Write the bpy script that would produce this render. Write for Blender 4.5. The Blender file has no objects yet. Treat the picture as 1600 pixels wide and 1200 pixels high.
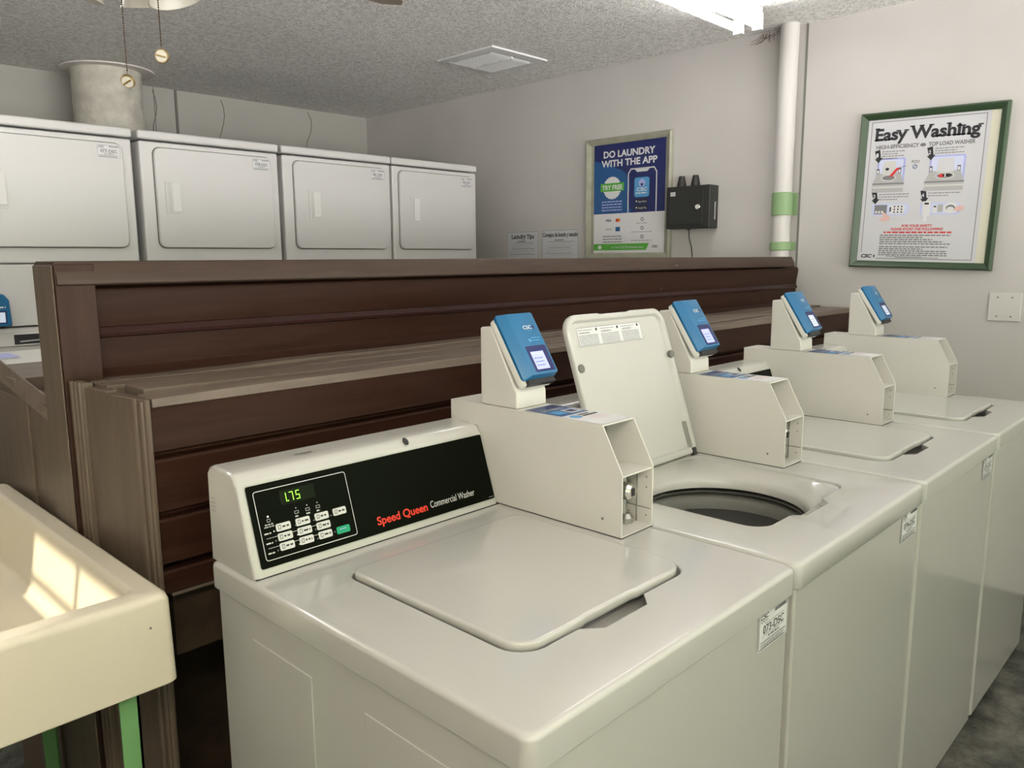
import bpy, math, random
from mathutils import Vector, Matrix
random.seed(7)
S = bpy.context.scene
COL = S.collection
PI = math.pi
# heights below are written relative to the washer tops; everything is lifted by LIFT at the end so the floor is z = 0
LIFT = 0.915
FL = -0.915          # floor
CE = 1.580           # ceiling
WX = 3.20            # right-hand wall
BY = 4.646            # back wall

# ---------------------------------------------------------------- camera
cd = bpy.data.cameras.new('camera'); cam = bpy.data.objects.new('camera', cd); COL.objects.link(cam)
yaw, pitch, roll, fpx = 0.766836031, -0.158138866, -0.00667212325, 1225.68019
fw = Vector((math.cos(pitch)*math.cos(yaw), math.cos(pitch)*math.sin(yaw), math.sin(pitch)))
rt = Vector((math.sin(yaw), -math.cos(yaw), 0)); up = rt.cross(fw)
r2 = math.cos(roll)*rt + math.sin(roll)*up; u2 = -math.sin(roll)*rt + math.cos(roll)*up
R = Matrix((r2, u2, -fw)).transposed()
cam.matrix_world = Matrix.Translation((-0.55899, -0.51616, 0.50448)) @ R.to_4x4()
cd.sensor_width = 36; cd.lens = fpx/1600*36; cd.clip_start = 0.02
S.camera = cam
# ---------------------------------------------------------------- world, sun, exposure
S.view_settings.view_transform = 'Standard'; S.view_settings.look = 'None'
S.view_settings.gamma = 1; S.view_settings.use_curve_mapping = False
S.view_settings.exposure = 0.70
W = bpy.data.worlds.new('world'); S.world = W; W.use_nodes = True
bg = W.node_tree.nodes['Background']; bg.inputs[1].default_value = 1.45
_n = W.node_tree.nodes; _l = W.node_tree.links
_tc = _n.new('ShaderNodeTexCoord'); _sx = _n.new('ShaderNodeSeparateXYZ'); _mr = _n.new('ShaderNodeMapRange'); _cr = _n.new('ShaderNodeValToRGB')
_mr.inputs['From Min'].default_value = -1; _mr.inputs['From Max'].default_value = 1
_e = _cr.color_ramp.elements
_e[0].position = 0.0; _e[0].color = (5.0, 4.88, 4.7, 1)          # unseen paving, its glow raised to fill the ceiling from below
_e[1].position = 1.0; _e[1].color = (0.08, 0.09, 0.10, 1)           # sky, kept dim
for _p, _c in ((0.47, (4.6, 4.48, 4.3, 1)), (0.50, (0.42, 0.52, 0.30, 1)), (0.64, (0.46, 0.56, 0.32, 1)), (0.70, (0.10, 0.10, 0.10, 1))):   # shrubs, then sky
    _k = _e.new(_p); _k.color = _c
_l.new(_tc.outputs['Generated'], _sx.inputs[0]); _l.new(_sx.outputs['Z'], _mr.inputs['Value']); _l.new(_mr.outputs[0], _cr.inputs[0]); _l.new(_cr.outputs[0], bg.inputs[0])
TUBE_E = 9.5        # fluorescent tube emission
SUN_E = 4.0
sd = bpy.data.lights.new('sun', 'SUN'); sd.energy = SUN_E; sd.angle = 0.009; sd.color = (1.0, 0.90, 0.66)
sun = bpy.data.objects.new('sun', sd); COL.objects.link(sun)
SUN_TO = Vector((1.0, 0.12, -0.29)).normalized()
sun.rotation_euler = SUN_TO.to_track_quat('-Z', 'Y').to_euler()
sun.location = (-4, -2, 3)

# ---------------------------------------------------------------- materials
def nm(name):
    m = bpy.data.materials.new(name); m.use_nodes = True
    return m, m.node_tree, m.node_tree.nodes['Principled BSDF']
def M(name, col, rough=0.5, metal=0, coat=0, bump=0, bscale=200, var=0, vscale=6, emit=0, spec=0.5, aniso=None, bdist=0.001):
    m, nt, b = nm(name)
    c = (col[0], col[1], col[2], 1)
    b.inputs['Base Color'].default_value = c
    b.inputs['Roughness'].default_value = rough
    b.inputs['Metallic'].default_value = metal
    b.inputs['Coat Weight'].default_value = coat; b.inputs['Coat Roughness'].default_value = 0.08
    b.inputs['Specular IOR Level'].default_value = spec
    tc = nt.nodes.new('ShaderNodeTexCoord')
    if var:
        n = nt.nodes.new('ShaderNodeTexNoise'); n.inputs['Scale'].default_value = vscale; n.inputs['Detail'].default_value = 6
        r = nt.nodes.new('ShaderNodeValToRGB')
        r.color_ramp.elements[0].position = 0.3; r.color_ramp.elements[1].position = 0.7
        r.color_ramp.elements[0].color = tuple(x*(1-var) for x in c[:3])+(1,); r.color_ramp.elements[1].color = tuple(min(1, x*(1+var*0.5)) for x in c[:3])+(1,)
        nt.links.new(tc.outputs['Object'], n.inputs['Vector']); nt.links.new(n.outputs['Fac'], r.inputs['Fac']); nt.links.new(r.outputs['Color'], b.inputs['Base Color'])
    if bump:
        n = nt.nodes.new('ShaderNodeTexNoise'); n.inputs['Scale'].default_value = bscale; n.inputs['Detail'].default_value = 3
        bp = nt.nodes.new('ShaderNodeBump'); bp.inputs['Strength'].default_value = bump; bp.inputs['Distance'].default_value = bdist
        nt.links.new(tc.outputs['Object'], n.inputs['Vector']); nt.links.new(n.outputs['Fac'], bp.inputs['Height']); nt.links.new(bp.outputs['Normal'], b.inputs['Normal'])
    if emit:
        b.inputs['Emission Color'].default_value = c; b.inputs['Emission Strength'].default_value = emit
    return m
ENAM = M('white_enamel', (0.52, 0.515, 0.482), 0.20, coat=0.6)
ENAMF = M('white_powder_coat', (0.66, 0.645, 0.60), 0.42, bump=0.05, bscale=700)
PLAS = M('white_plastic', (0.64, 0.63, 0.60), 0.38)
DRYW = M('dryer_enamel', (0.66, 0.65, 0.645), 0.30, coat=0.2)
BLACKG = M('black_gloss_panel', (0.003, 0.004, 0.002), 0.30, spec=0.05)
BLACK = M('black_plastic', (0.02, 0.02, 0.02), 0.5)
BOXBLK = M('black_painted_steel', (0.022, 0.023, 0.022), 0.45)
DARK = M('dark_gap', (0.01, 0.01, 0.01), 0.9)  # shade of the contact lines, put in as colour
SEAM = M('grey_seam', (0.16, 0.16, 0.14), 0.7)
GREYI = M('grey_cavity_paint', (0.20, 0.20, 0.18), 0.5)
STEEL = M('brushed_steel', (0.42, 0.42, 0.40), 0.35, metal=1)
CHROME = M('chrome', (0.75, 0.74, 0.70), 0.12, metal=1)
DRUMG = M('grey_tub_plastic', (0.22, 0.22, 0.20), 0.35)
DRUMS = M('grey_drum_steel', (0.05, 0.05, 0.05), 0.4, metal=0.3)
BLUE = M('blue_reader_plastic', (0.008, 0.135, 0.31), 0.32, coat=0.3)
NAVY = M('navy_ink', (0.014, 0.022, 0.12), 0.4)
SKYB = M('sky_blue_ink', (0.09, 0.33, 0.62), 0.4)
MIDB = M('mid_blue_ink', (0.015, 0.095, 0.27), 0.4)
LAV = M('lavender_ink', (0.42, 0.45, 0.78), 0.5)
PALEB = M('pale_blue_ink', (0.62, 0.66, 0.85), 0.5)
WHITE = M('white_ink', (0.72, 0.72, 0.73), 0.5)
PAPER = M('white_paper', (0.62, 0.62, 0.65), 0.5)
CREAMP = M('cream_backing', (0.70, 0.68, 0.55), 0.6)
INK = M('black_ink', (0.02, 0.02, 0.025), 0.5)
GRINK = M('grey_ink', (0.20, 0.20, 0.21), 0.6)
LGINK = M('light_grey_ink', (0.45, 0.45, 0.45), 0.6)
REDI = M('red_ink', (0.65, 0.03, 0.03), 0.5)
ORANGE = M('orange_ink', (0.80, 0.20, 0.02), 0.5)
PINK = M('pink_ink', (0.75, 0.48, 0.46), 0.5)
LOGO = M('logo_red', (0.75, 0.035, 0.012), 0.4)
GREENI = M('green_ink', (0.10, 0.42, 0.05), 0.5)
GREENB = M('green_button', (0.0, 0.33, 0.16), 0.4)
BTN = M('button_grey', (0.62, 0.62, 0.60), 0.45)
LED = M('green_led', (0.30, 0.85, 0.05), 0.5, emit=0.9)
LEDBG = M('led_window', (0.006, 0.010, 0.003), 0.4, spec=0.1)
LCD = M('lcd_screen', (0.42, 0.46, 0.95), 0.3, emit=0.25)
LCDW = M('lcd_screen_pale', (0.60, 0.66, 0.80), 0.3, emit=0.25)
SAGE = M('sage_frame_paint', (0.36, 0.36, 0.28), 0.45, var=0.15, vscale=20)
DKGREEN = M('dark_green_frame_paint', (0.034, 0.068, 0.032), 0.35)
PGREEN = M('pale_green_paint', (0.26, 0.40, 0.20), 0.5, var=0.1)
TUBGREEN = M('green_painted_steel', (0.16, 0.36, 0.14), 0.5, var=0.1)
CREAM = M('cream_fibreglass', (0.68, 0.62, 0.50), 0.28, coat=0.2)
PIPEW = M('white_pvc_pipe', (0.60, 0.58, 0.56), 0.4, bump=0.1, bscale=40)
COLP = M('column_paint', (0.60, 0.575, 0.50), 0.6, bump=0.9, bscale=26, bdist=0.008, var=0.22, vscale=14)
RINGP = M('collar_paint', (0.74, 0.70, 0.66), 0.6)
GLASSF = M('frosted_lamp_glass', (0.60, 0.57, 0.50), 0.4)
BRASS = M('brass', (0.55, 0.42, 0.2), 0.3, metal=1)
CHAIN = M('dark_bronze_chain', (0.10, 0.07, 0.05), 0.4, metal=0.7)
FANW = M('fan_white_paint', (0.72, 0.70, 0.65), 0.4)
FANB = M('fan_blade_tan', (0.42, 0.33, 0.24), 0.5)
COB = M('cobweb_dust', (0.16, 0.12, 0.09), 0.9)
WHITEMET = M('white_fixture_enamel', (0.8, 0.8, 0.8), 0.4)
TUBE = M('fluorescent_tube', (1.0, 0.98, 0.96), 0.4, emit=TUBE_E)
TUBEW = M('warm_fluorescent_tube', (1.0, 0.88, 0.66), 0.4, emit=48.0)  # strong warm fill for the added strip behind the camera
PLATE = M('plate_plastic', (0.60, 0.585, 0.56), 0.4)
WOOD = M('raw_dark_wood', (0.06, 0.035, 0.02), 0.8, var=0.4, vscale=14)
HOSE = M('grey_hose', (0.25, 0.26, 0.22), 0.5)

def brown(name, c1, c2, rough, streak=(1, 14, 14), spec=0.5):
    m, nt, b = nm(name)
    tc = nt.nodes.new('ShaderNodeTexCoord'); mp = nt.nodes.new('ShaderNodeMapping'); mp.inputs['Scale'].default_value = streak
    n = nt.nodes.new('ShaderNodeTexNoise'); n.inputs['Scale'].default_value = 4; n.inputs['Detail'].default_value = 8; n.inputs['Roughness'].default_value = 0.65
    r = nt.nodes.new('ShaderNodeValToRGB'); r.color_ramp.elements[0].position = 0.32; r.color_ramp.elements[1].position = 0.72
    r.color_ramp.elements[0].color = c1+(1,); r.color_ramp.elements[1].color = c2+(1,)
    n2 = nt.nodes.new('ShaderNodeTexNoise'); n2.inputs['Scale'].default_value = 95; n2.inputs['Detail'].default_value = 4
    bp = nt.nodes.new('ShaderNodeBump'); bp.inputs['Strength'].default_value = 0.28; bp.inputs['Distance'].default_value = 0.002
    # paint chips
    n3 = nt.nodes.new('ShaderNodeTexNoise'); n3.inputs['Scale'].default_value = 48; n3.inputs['Detail'].default_value = 2
    r3 = nt.nodes.new('ShaderNodeValToRGB'); r3.color_ramp.elements[0].position = 0.795; r3.color_ramp.elements[1].position = 0.81
    mx = nt.nodes.new('ShaderNodeMix'); mx.data_type = 'RGBA'
    mx.inputs[7].default_value = (0.45, 0.38, 0.33, 1)
    L = nt.links.new
    L(tc.outputs['Object'], mp.inputs['Vector']); L(mp.outputs[0], n.inputs['Vector']); L(n.outputs['Fac'], r.inputs['Fac'])
    L(tc.outputs['Object'], n2.inputs['Vector']); L(tc.outputs['Object'], n3.inputs['Vector']); L(n3.outputs['Fac'], r3.inputs['Fac'])
    L(r3.outputs['Color'], mx.inputs[0]); L(r.outputs['Color'], mx.inputs[6]); L(mx.outputs[2], b.inputs['Base Color'])
    L(n2.outputs['Fac'], bp.inputs['Height']); L(bp.outputs['Normal'], b.inputs['Normal'])
    b.inputs['Roughness'].default_value = rough; b.inputs['Specular IOR Level'].default_value = spec
    return m
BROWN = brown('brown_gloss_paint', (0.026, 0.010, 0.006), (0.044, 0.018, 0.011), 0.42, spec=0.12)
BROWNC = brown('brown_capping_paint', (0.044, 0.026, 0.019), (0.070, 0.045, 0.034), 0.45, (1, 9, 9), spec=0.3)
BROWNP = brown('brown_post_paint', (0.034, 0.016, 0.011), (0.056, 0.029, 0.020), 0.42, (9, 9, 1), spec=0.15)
BROWND = brown('dusty_brown_paint', (0.13, 0.096, 0.075), (0.20, 0.155, 0.125), 0.5, (1, 9, 9))  # paler for dust and for the light's sheen, put into the colour
BROWNV = brown('brown_corner_paint', (0.105, 0.075, 0.054), (0.15, 0.112, 0.084), 0.45, (8, 8, 0.8))  # paler end faces: dust, plus side light put into the colour
RUST = M('red_brown_strip', (0.026, 0.004, 0.003), 0.4)

def wallmat(name, col, dirt=0.12):
    m, nt, b = nm(name); L = nt.links.new
    tc = nt.nodes.new('ShaderNodeTexCoord')
    n = nt.nodes.new('ShaderNodeTexNoise'); n.inputs['Scale'].default_value = 1.3; n.inputs['Detail'].default_value = 7
    r = nt.nodes.new('ShaderNodeValToRGB'); r.color_ramp.elements[0].position = 0.3; r.color_ramp.elements[1].position = 0.65
    r.color_ramp.elements[0].color = tuple(x*(1-dirt) for x in col)+(1,); r.color_ramp.elements[1].color = col+(1,)
    n3 = nt.nodes.new('ShaderNodeTexNoise'); n3.inputs['Scale'].default_value = 26; n3.inputs['Detail'].default_value = 2
    r3 = nt.nodes.new('ShaderNodeValToRGB'); r3.color_ramp.elements[0].position = 0.775; r3.color_ramp.elements[1].position = 0.80
    mx = nt.nodes.new('ShaderNodeMix'); mx.data_type = 'RGBA'; mx.inputs[7].default_value = (col[0]*0.55, col[1]*0.5, col[2]*0.42, 1)
    n2 = nt.nodes.new('ShaderNodeTexNoise'); n2.inputs['Scale'].default_value = 60; n2.inputs['Detail'].default_value = 4
    bp = nt.nodes.new('ShaderNodeBump'); bp.inputs['Strength'].default_value = 0.12; bp.inputs['Distance'].default_value = 0.002
    for q in (n, n2, n3): L(tc.outputs['Object'], q.inputs['Vector'])
    L(n.outputs['Fac'], r.inputs['Fac']); L(n3.outputs['Fac'], r3.inputs['Fac']); L(r3.outputs['Color'], mx.inputs[0])
    L(r.outputs['Color'], mx.inputs[6]); L(mx.outputs[2], b.inputs['Base Color'])
    L(n2.outputs['Fac'], bp.inputs['Height']); L(bp.outputs['Normal'], b.inputs['Normal'])
    b.inputs['Roughness'].default_value = 0.55
    return m
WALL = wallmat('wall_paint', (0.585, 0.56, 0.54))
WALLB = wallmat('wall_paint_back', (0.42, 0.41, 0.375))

def popcorn():
    m, nt, b = nm('popcorn_ceiling'); L = nt.links.new
    tc = nt.nodes.new('ShaderNodeTexCoord')
    v = nt.nodes.new('ShaderNodeTexNoise'); v.inputs['Scale'].default_value = 56; v.inputs['Detail'].default_value = 3; v.inputs['Distortion'].default_value = 1.2
    r = nt.nodes.new('ShaderNodeValToRGB'); r.color_ramp.elements[0].position = 0.40; r.color_ramp.elements[1].position = 0.62
    bp = nt.nodes.new('ShaderNodeBump'); bp.inputs['Strength'].default_value = 0.6; bp.inputs['Distance'].default_value = 0.007
    r2_ = nt.nodes.new('ShaderNodeValToRGB'); r2_.color_ramp.elements[0].position = 0.38; r2_.color_ramp.elements[1].position = 0.60
    r2_.color_ramp.elements[0].color = (0.70, 0.69, 0.665, 1); r2_.color_ramp.elements[1].color = (1.0, 0.99, 0.97, 1)
    L(tc.outputs['Object'], v.inputs['Vector']); L(v.outputs['Fac'], r.inputs['Fac']); L(r.outputs['Color'], bp.inputs['Height'])
    L(v.outputs['Fac'], r2_.inputs['Fac']); L(r2_.outputs['Color'], b.inputs['Base Color']); L(bp.outputs['Normal'], b.inputs['Normal'])
    b.inputs['Roughness'].default_value = 0.9
    return m
POP = popcorn()
def floormat():
    m, nt, b = nm('stained_concrete'); L = nt.links.new
    tc = nt.nodes.new('ShaderNodeTexCoord')
    n = nt.nodes.new('ShaderNodeTexNoise'); n.inputs['Scale'].default_value = 9; n.inputs['Detail'].default_value = 9; n.inputs['Roughness'].default_value = 0.7
    r = nt.nodes.new('ShaderNodeValToRGB'); e = r.color_ramp.elements
    e[0].position = 0.38; e[0].color = (0.025, 0.025, 0.02, 1); e[1].position = 0.66; e[1].color = (0.17, 0.165, 0.14, 1)
    k = e.new(0.5); k.color = (0.085, 0.085, 0.07, 1)
    L(tc.outputs['Object'], n.inputs['Vector']); L(n.outputs['Fac'], r.inputs['Fac']); L(r.outputs['Color'], b.inputs['Base Color'])
    bp = nt.nodes.new('ShaderNodeBump'); bp.inputs['Strength'].default_value = 0.3; bp.inputs['Distance'].default_value = 0.003
    L(n.outputs['Fac'], bp.inputs['Height']); L(bp.outputs['Normal'], b.inputs['Normal'])
    b.inputs['Roughness'].default_value = 0.5
    return m
FLOOR = floormat()

# ---------------------------------------------------------------- mesh builder
def wloc(o):
    v = Vector((0, 0, 0))
    while o: v = v + o.location; o = o.parent
    return v
TOP = []
class MB:
    def __init__(s): s.v = []; s.f = []; s.m = []; s.mats = []; s.sm = []
    def mi(s, m):
        if m not in s.mats: s.mats.append(m)
        return s.mats.index(m)
    def add(s, vs, fs, m, smooth=False):
        b = len(s.v); s.v += [Vector(x) for x in vs]; k = s.mi(m)
        for f in fs: s.f.append([b+i for i in f]); s.m.append(k); s.sm.append(smooth)
        return s
    def box(s, x0, x1, y0, y1, z0, z1, m):
        vs = [(x, y, z) for z in (z0, z1) for y in (y0, y1) for x in (x0, x1)]
        return s.add(vs, [(0, 2, 3, 1), (4, 5, 7, 6), (0, 1, 5, 4), (2, 6, 7, 3), (0, 4, 6, 2), (1, 3, 7, 5)], m)
    def prism(s, prof, a0, a1, m, ax='x', smooth=False):
        # prof: list of 2D points; extruded along ax from a0 to a1
        def P(a, p):
            return {'x': (a, p[0], p[1]), 'y': (p[0], a, p[1]), 'z': (p[0], p[1], a)}[ax]
        n = len(prof)
        vs = [P(a0, p) for p in prof] + [P(a1, p) for p in prof]
        fs = [tuple(range(n)), tuple(range(2*n-1, n-1, -1))]
        fs += [(i, i+n, (i+1) % n+n, (i+1) % n) for i in range(n)]
        return s.add(vs, fs, m, smooth)
    def loft(s, rings, m, cap0=True, cap1=True, smooth=False):
        n = len(rings[0]); vs = [p for r in rings for p in r]; fs = []
        for k in range(len(rings)-1):
            for i in range(n):
                j = (i+1) % n; fs.append((k*n+i, k*n+j, (k+1)*n+j, (k+1)*n+i))
        if cap0: fs.append(tuple(range(n-1, -1, -1)))
        if cap1: fs.append(tuple(range((len(rings)-1)*n, len(rings)*n)))
        return s.add(vs, fs, m, smooth)
    def lathe(s, prof, c, m, seg=32, ax='z', cap=True, smooth=True):
        rings = []
        for r, h in prof:
            ring = []
            for i in range(seg):
                a = 2*PI*i/seg; u, v = r*math.cos(a), r*math.sin(a)
                ring.append({'z': (c[0]+u, c[1]+v, c[2]+h), 'y': (c[0]+u, c[1]+h, c[2]+v), 'x': (c[0]+h, c[1]+u, c[2]+v)}[ax])
            rings.append(ring)
        return s.loft(rings, m, cap, cap, smooth)
    def tube(s, pts, r, m, seg=8):
        pts = [Vector(p) for p in pts]; rings = []
        for i, p in enumerate(pts):
            d = (pts[min(i+1, len(pts)-1)]-pts[max(i-1, 0)]).normalized()
            a = d.orthogonal().normalized() if abs(d.z) < 0.9 else Vector((1, 0, 0)).cross(d).normalized()
            if i and rings:
                a = (pa - d*pa.dot(d)).normalized()
            pa = a; b = d.cross(a)
            rr = r[i] if isinstance(r, (list, tuple)) else r
            rings.append([tuple(p+(a*math.cos(2*PI*k/seg)+b*math.sin(2*PI*k/seg))*rr) for k in range(seg)])
        return s.loft(rings, m, True, True, True)
    def xform(s, fn): s.v = [Vector(fn(v)) for v in s.v]; return s
    def build(s, name, parent=None, bevel=0, segs=2, label=None, angle=35, wn=False):
        import bmesh
        base = wloc(parent) if parent else Vector((0, 0, 0))
        me = bpy.data.meshes.new(name)
        me.from_pydata([tuple(v-base) for v in s.v], [], s.f)
        for m in s.mats: me.materials.append(m)
        for p, k, q in zip(me.polygons, s.m, s.sm): p.material_index = k; p.use_smooth = True
        bm = bmesh.new(); bm.from_mesh(me); bmesh.ops.recalc_face_normals(bm, faces=bm.faces) if not getattr(s, 'flat', False) else None
        bm.to_mesh(me); bm.free()
        me.set_sharp_from_angle(angle=math.radians(angle))
        o = bpy.data.objects.new(name, me); COL.objects.link(o)
        if parent: o.parent = parent
        else: TOP.append(o)
        if bevel:
            b = o.modifiers.new('bevel', 'BEVEL'); b.width = bevel; b.segments = segs; b.limit_method = 'ANGLE'; b.angle_limit = math.radians(40); b.harden_normals = False
            try:
                me.set_sharp_from_angle(angle=math.radians(180))
                b.harden_normals = True
            except Exception: pass
        if wn:
            w_ = o.modifiers.new('weighted', 'WEIGHTED_NORMAL'); w_.weight = 100; w_.keep_sharp = True
        if label: o['label'] = label
        return o
def thing(name, label, cat, loc, group=None):
    o = bpy.data.objects.new(name, None); COL.objects.link(o); o.location = loc; o.empty_display_size = 0.1
    o['label'] = label; o['category'] = cat
    if group: o['group'] = group
    TOP.append(o); return o
def tag(o, label, cat, group=None):
    o['label'] = label; o['category'] = cat
    if group: o['group'] = group
    return o
def struct(o): o['kind'] = 'structure'; return o
KIDS = {}
def copy_tree(o, loc, label=None, skip=()):
    r = o.copy(); COL.objects.link(r); r.location = loc; TOP.append(r)
    if label: r['label'] = label
    def rec(src, dst):
        for ch in list(src.children):
            if any(ch.name.startswith(k) for k in skip): continue
            c = ch.copy(); COL.objects.link(c); c.parent = dst; rec(ch, c)
    rec(o, r); return r

# ---------------------------------------------------------------- flat artwork (printed surfaces)
_tm = {}
def textmesh(st, bold=0.0, shear=0.0):
    k = (st, bold, shear)
    if k in _tm: return _tm[k]
    cu = bpy.data.curves.new('lettering_source', 'FONT'); cu.body = st; cu.size = 1; cu.offset = bold; cu.shear = shear; cu.resolution_u = 5; cu.fill_mode = 'FRONT'
    ob = bpy.data.objects.new('lettering_source', cu); COL.objects.link(ob)
    dg = bpy.context.evaluated_depsgraph_get(); dg.update()
    me = ob.evaluated_get(dg).to_mesh()
    vs = [(v.co.x, v.co.y) for v in me.vertices]; fs = [tuple(p.vertices) for p in me.polygons]
    ob.evaluated_get(dg).to_mesh_clear()
    bpy.data.objects.remove(ob); bpy.data.curves.remove(cu)
    _tm[k] = (vs, fs); return _tm[k]
class Sheet:
    """2D artwork on a plane: origin O, unit axes U (right) and V (up); layers stand a fraction of a millimetre proud"""
    def __init__(s, O, U, V, lift=0.0004):
        s.O = Vector(O); s.U = Vector(U).normalized(); s.V = Vector(V).normalized(); s.N = s.U.cross(s.V); s.mb = MB(); s.mb.flat = True; s.lift = lift
    def P(s, u, v, l): return s.O+s.U*u+s.V*v+s.N*(l*s.lift)
    def poly(s, pts, m, l=1):
        a = sum(pts[i][0]*pts[(i+1) % len(pts)][1]-pts[(i+1) % len(pts)][0]*pts[i][1] for i in range(len(pts)))
        if a < 0: pts = pts[::-1]
        s.mb.add([s.P(u, v, l) for u, v in pts], [tuple(range(len(pts)))], m); return s
    def rect(s, u0, v0, u1, v1, m, l=1): return s.poly([(u0, v0), (u1, v0), (u1, v1), (u0, v1)], m, l)
    def rr(s, u0, v0, u1, v1, r, m, l=1): return s.poly(rrpts(u0, v0, u1, v1, r), m, l)
    def disc(s, u, v, r, m, l=1, n=20, ry=None):
        ry = ry or r
        return s.poly([(u+r*math.cos(2*PI*i/n), v+ry*math.sin(2*PI*i/n)) for i in range(n)], m, l)
    def star(s, u, v, r, m, l=1, n=24, dip=0.9):
        return s.poly([(u+r*(1 if i % 2 else dip)*math.cos(PI*i/n), v+r*(1 if i % 2 else dip)*math.sin(PI*i/n)) for i in range(2*n)], m, l)
    def loop(s, pts, w, m, l=1):
        n = len(pts); inner = []
        for i in range(n):
            p, a, b = Vector(pts[i]), Vector(pts[i-1]), Vector(pts[(i+1) % n])
            d1 = (p-a).normalized(); d2 = (b-p).normalized(); t = (d1+d2)
            t = t.normalized() if t.length > 1e-6 else d1
            nn = Vector((-t.y, t.x)); c = max(0.4, nn.dot(Vector((-d1.y, d1.x))))
            inner.append(p+nn*w/c)
        for i in range(n):
            j = (i+1) % n; s.poly([tuple(pts[i]), tuple(pts[j]), tuple(inner[j]), tuple(inner[i])], m, l)
        return s
    def box(s, u0, v0, u1, v1, w, m, l=1): return s.loop([(u0, v0), (u1, v0), (u1, v1), (u0, v1)], w, m, l)
    def line(s, u0, v0, u1, v1, w, m, l=1):
        d = Vector((u1-u0, v1-v0)).normalized(); n = Vector((-d.y, d.x))*w/2
        return s.poly([(u0-n.x, v0-n.y), (u1-n.x, v1-n.y), (u1+n.x, v1+n.y), (u0+n.x, v0+n.y)], m, l)
    def text(s, st, u, v, h, m, l=2, width=None, bold=0.0, shear=0.0, align='l', rot=0):
        vs, fs = textmesh(st, bold, shear)
        if not vs: return s
        x0 = min(p[0] for p in vs); x1 = max(p[0] for p in vs)
        k = h/0.72; kx = width/(x1-x0) if width else k
        w = (x1-x0)*kx; off = {'l': 0, 'c': -w/2, 'r': -w}[align]
        ca, sa = math.cos(rot), math.sin(rot)
        pts = []
        for p in vs:
            a = (p[0]-x0)*kx+off; b = p[1]*k
            pts.append(s.P(u+a*ca-b*sa, v+a*sa+b*ca, l))
        s.mb.add(pts, fs, m); return s
    def serif(s, st, u, v, h, width, m, l=2, bold=0.03):
        """heavy slab serif lettering: the font's bold letters with slabs laid on the stem ends"""
        vs, fs = textmesh(st, bold); X0 = min(p[0] for p in vs); X1 = max(p[0] for p in vs)
        kx = width/(X1-X0); k = h/0.72
        s.text(st, u, v, h, m, l, width, bold)
        base = {'E': [.2], 'h': [.15, .85], 'i': [.5], 'n': [.15, .85], 'L': [.2], 'r': [.25], 'T': [.5], 'd': [.85], 'u': [.85], 'a': [.85]}
        xh = {'y': [.1, .9], 'i': [.35], 'n': [.1], 'u': [.08, .75], 'r': [.15], 'p': [.1], 'g': [.95]}
        cap = {'W': [.06, .5, .94], 'E': [.2], 'h': [.1], 'L': [.2], 'd': [.78]}
        desc = {'p': [.15]}
        for i, ch in enumerate(st):
            if ch == ' ': continue
            g = textmesh(ch, bold)[0]; gw = max(p[0] for p in g)-min(p[0] for p in g)
            e = max(p[0] for p in textmesh(st[:i+1], bold)[0]); b0 = e-gw
            for tab, y in ((base, 0.0), (xh, .50), (cap, .69), (desc, -.20)):
                for q in tab.get(ch, []):
                    cx = (b0+gw*q-X0)*kx; hw = 0.13*kx
                    s.rect(u+cx-hw, v+(y-0.01)*k, u+cx+hw, v+(y+0.07)*k, m, l)
        return s
    def lines(s, u0, u1, v, m, h, l=2, fill=0.92, chunk=None):
        """illegible fine print: a row of small dashes"""
        u = u0; chunk = chunk or h*3
        end = u0+(u1-u0)*fill
        while u < end:
            w = min(chunk*random.uniform(0.5, 1.6), end-u); s.rect(u, v, u+w, v+h, m, l); u += w+h*0.7
        return s
    def build(s, name, parent=None, label=None): return s.mb.build(name, parent, label=label)
def rrpts(u0, v0, u1, v1, r, n=5):
    out = []
    for cx, cy, a0 in ((u1-r, v0+r, -PI/2), (u1-r, v1-r, 0), (u0+r, v1-r, PI/2), (u0+r, v0+r, PI)):
        for i in range(n+1):
            a = a0+PI/2*i/n; out.append((cx+r*math.cos(a), cy+r*math.sin(a)))
    return out
X_, Y_, Z_ = Vector((1, 0, 0)), Vector((0, 1, 0)), Vector((0, 0, 1))

# ================================================================ SETTING
LX, FY = -2.6, -2.3      # left wall and front wall (behind the camera)
struct(MB().box(LX-.15, WX+.15, FY-.15, BY+.15, FL-.1, FL, FLOOR).build('floor'))
struct(MB().box(LX-.15, WX+.15, FY-.15, BY+.15, CE, CE+.1, POP).build('ceiling'))
struct(MB().box(WX, WX+.15, FY-.15, BY+.15, FL, CE, WALL).build('wall_right'))
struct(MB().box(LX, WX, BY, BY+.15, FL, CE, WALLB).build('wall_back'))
# left wall with an assumed sash window, shaped to aim the sun patch
WIN = (0.40, 0.93, 0.505, 0.72)    # y0,y1,z0,z1
w = MB(); y0, y1, z0, z1 = WIN
w.box(LX-.15, LX, FY-.15, y0, FL, CE, WALL).box(LX-.15, LX, y1, BY+.15, FL, CE, WALL).box(LX-.15, LX, y0, y1, FL, z0, WALL).box(LX-.15, LX, y0, y1, z1, CE, WALL)
struct(w.build('wall_left'))
w = MB(); ym, zm = (y0+y1)/2, (z0+z1)/2
for b_ in ((y0, y1, z0-.0, z0+.012), (y0, y1, z1-.012, z1), (y0, y0+.012, z0, z1), (y1-.012, y1, z0, z1), (ym-.008, ym+.008, z0, z1), (y0, y1, zm-.006, zm+.006)): w.box(LX-.09, LX-.07, *b_, WHITEMET)
struct(w.build('window_1'))
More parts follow.
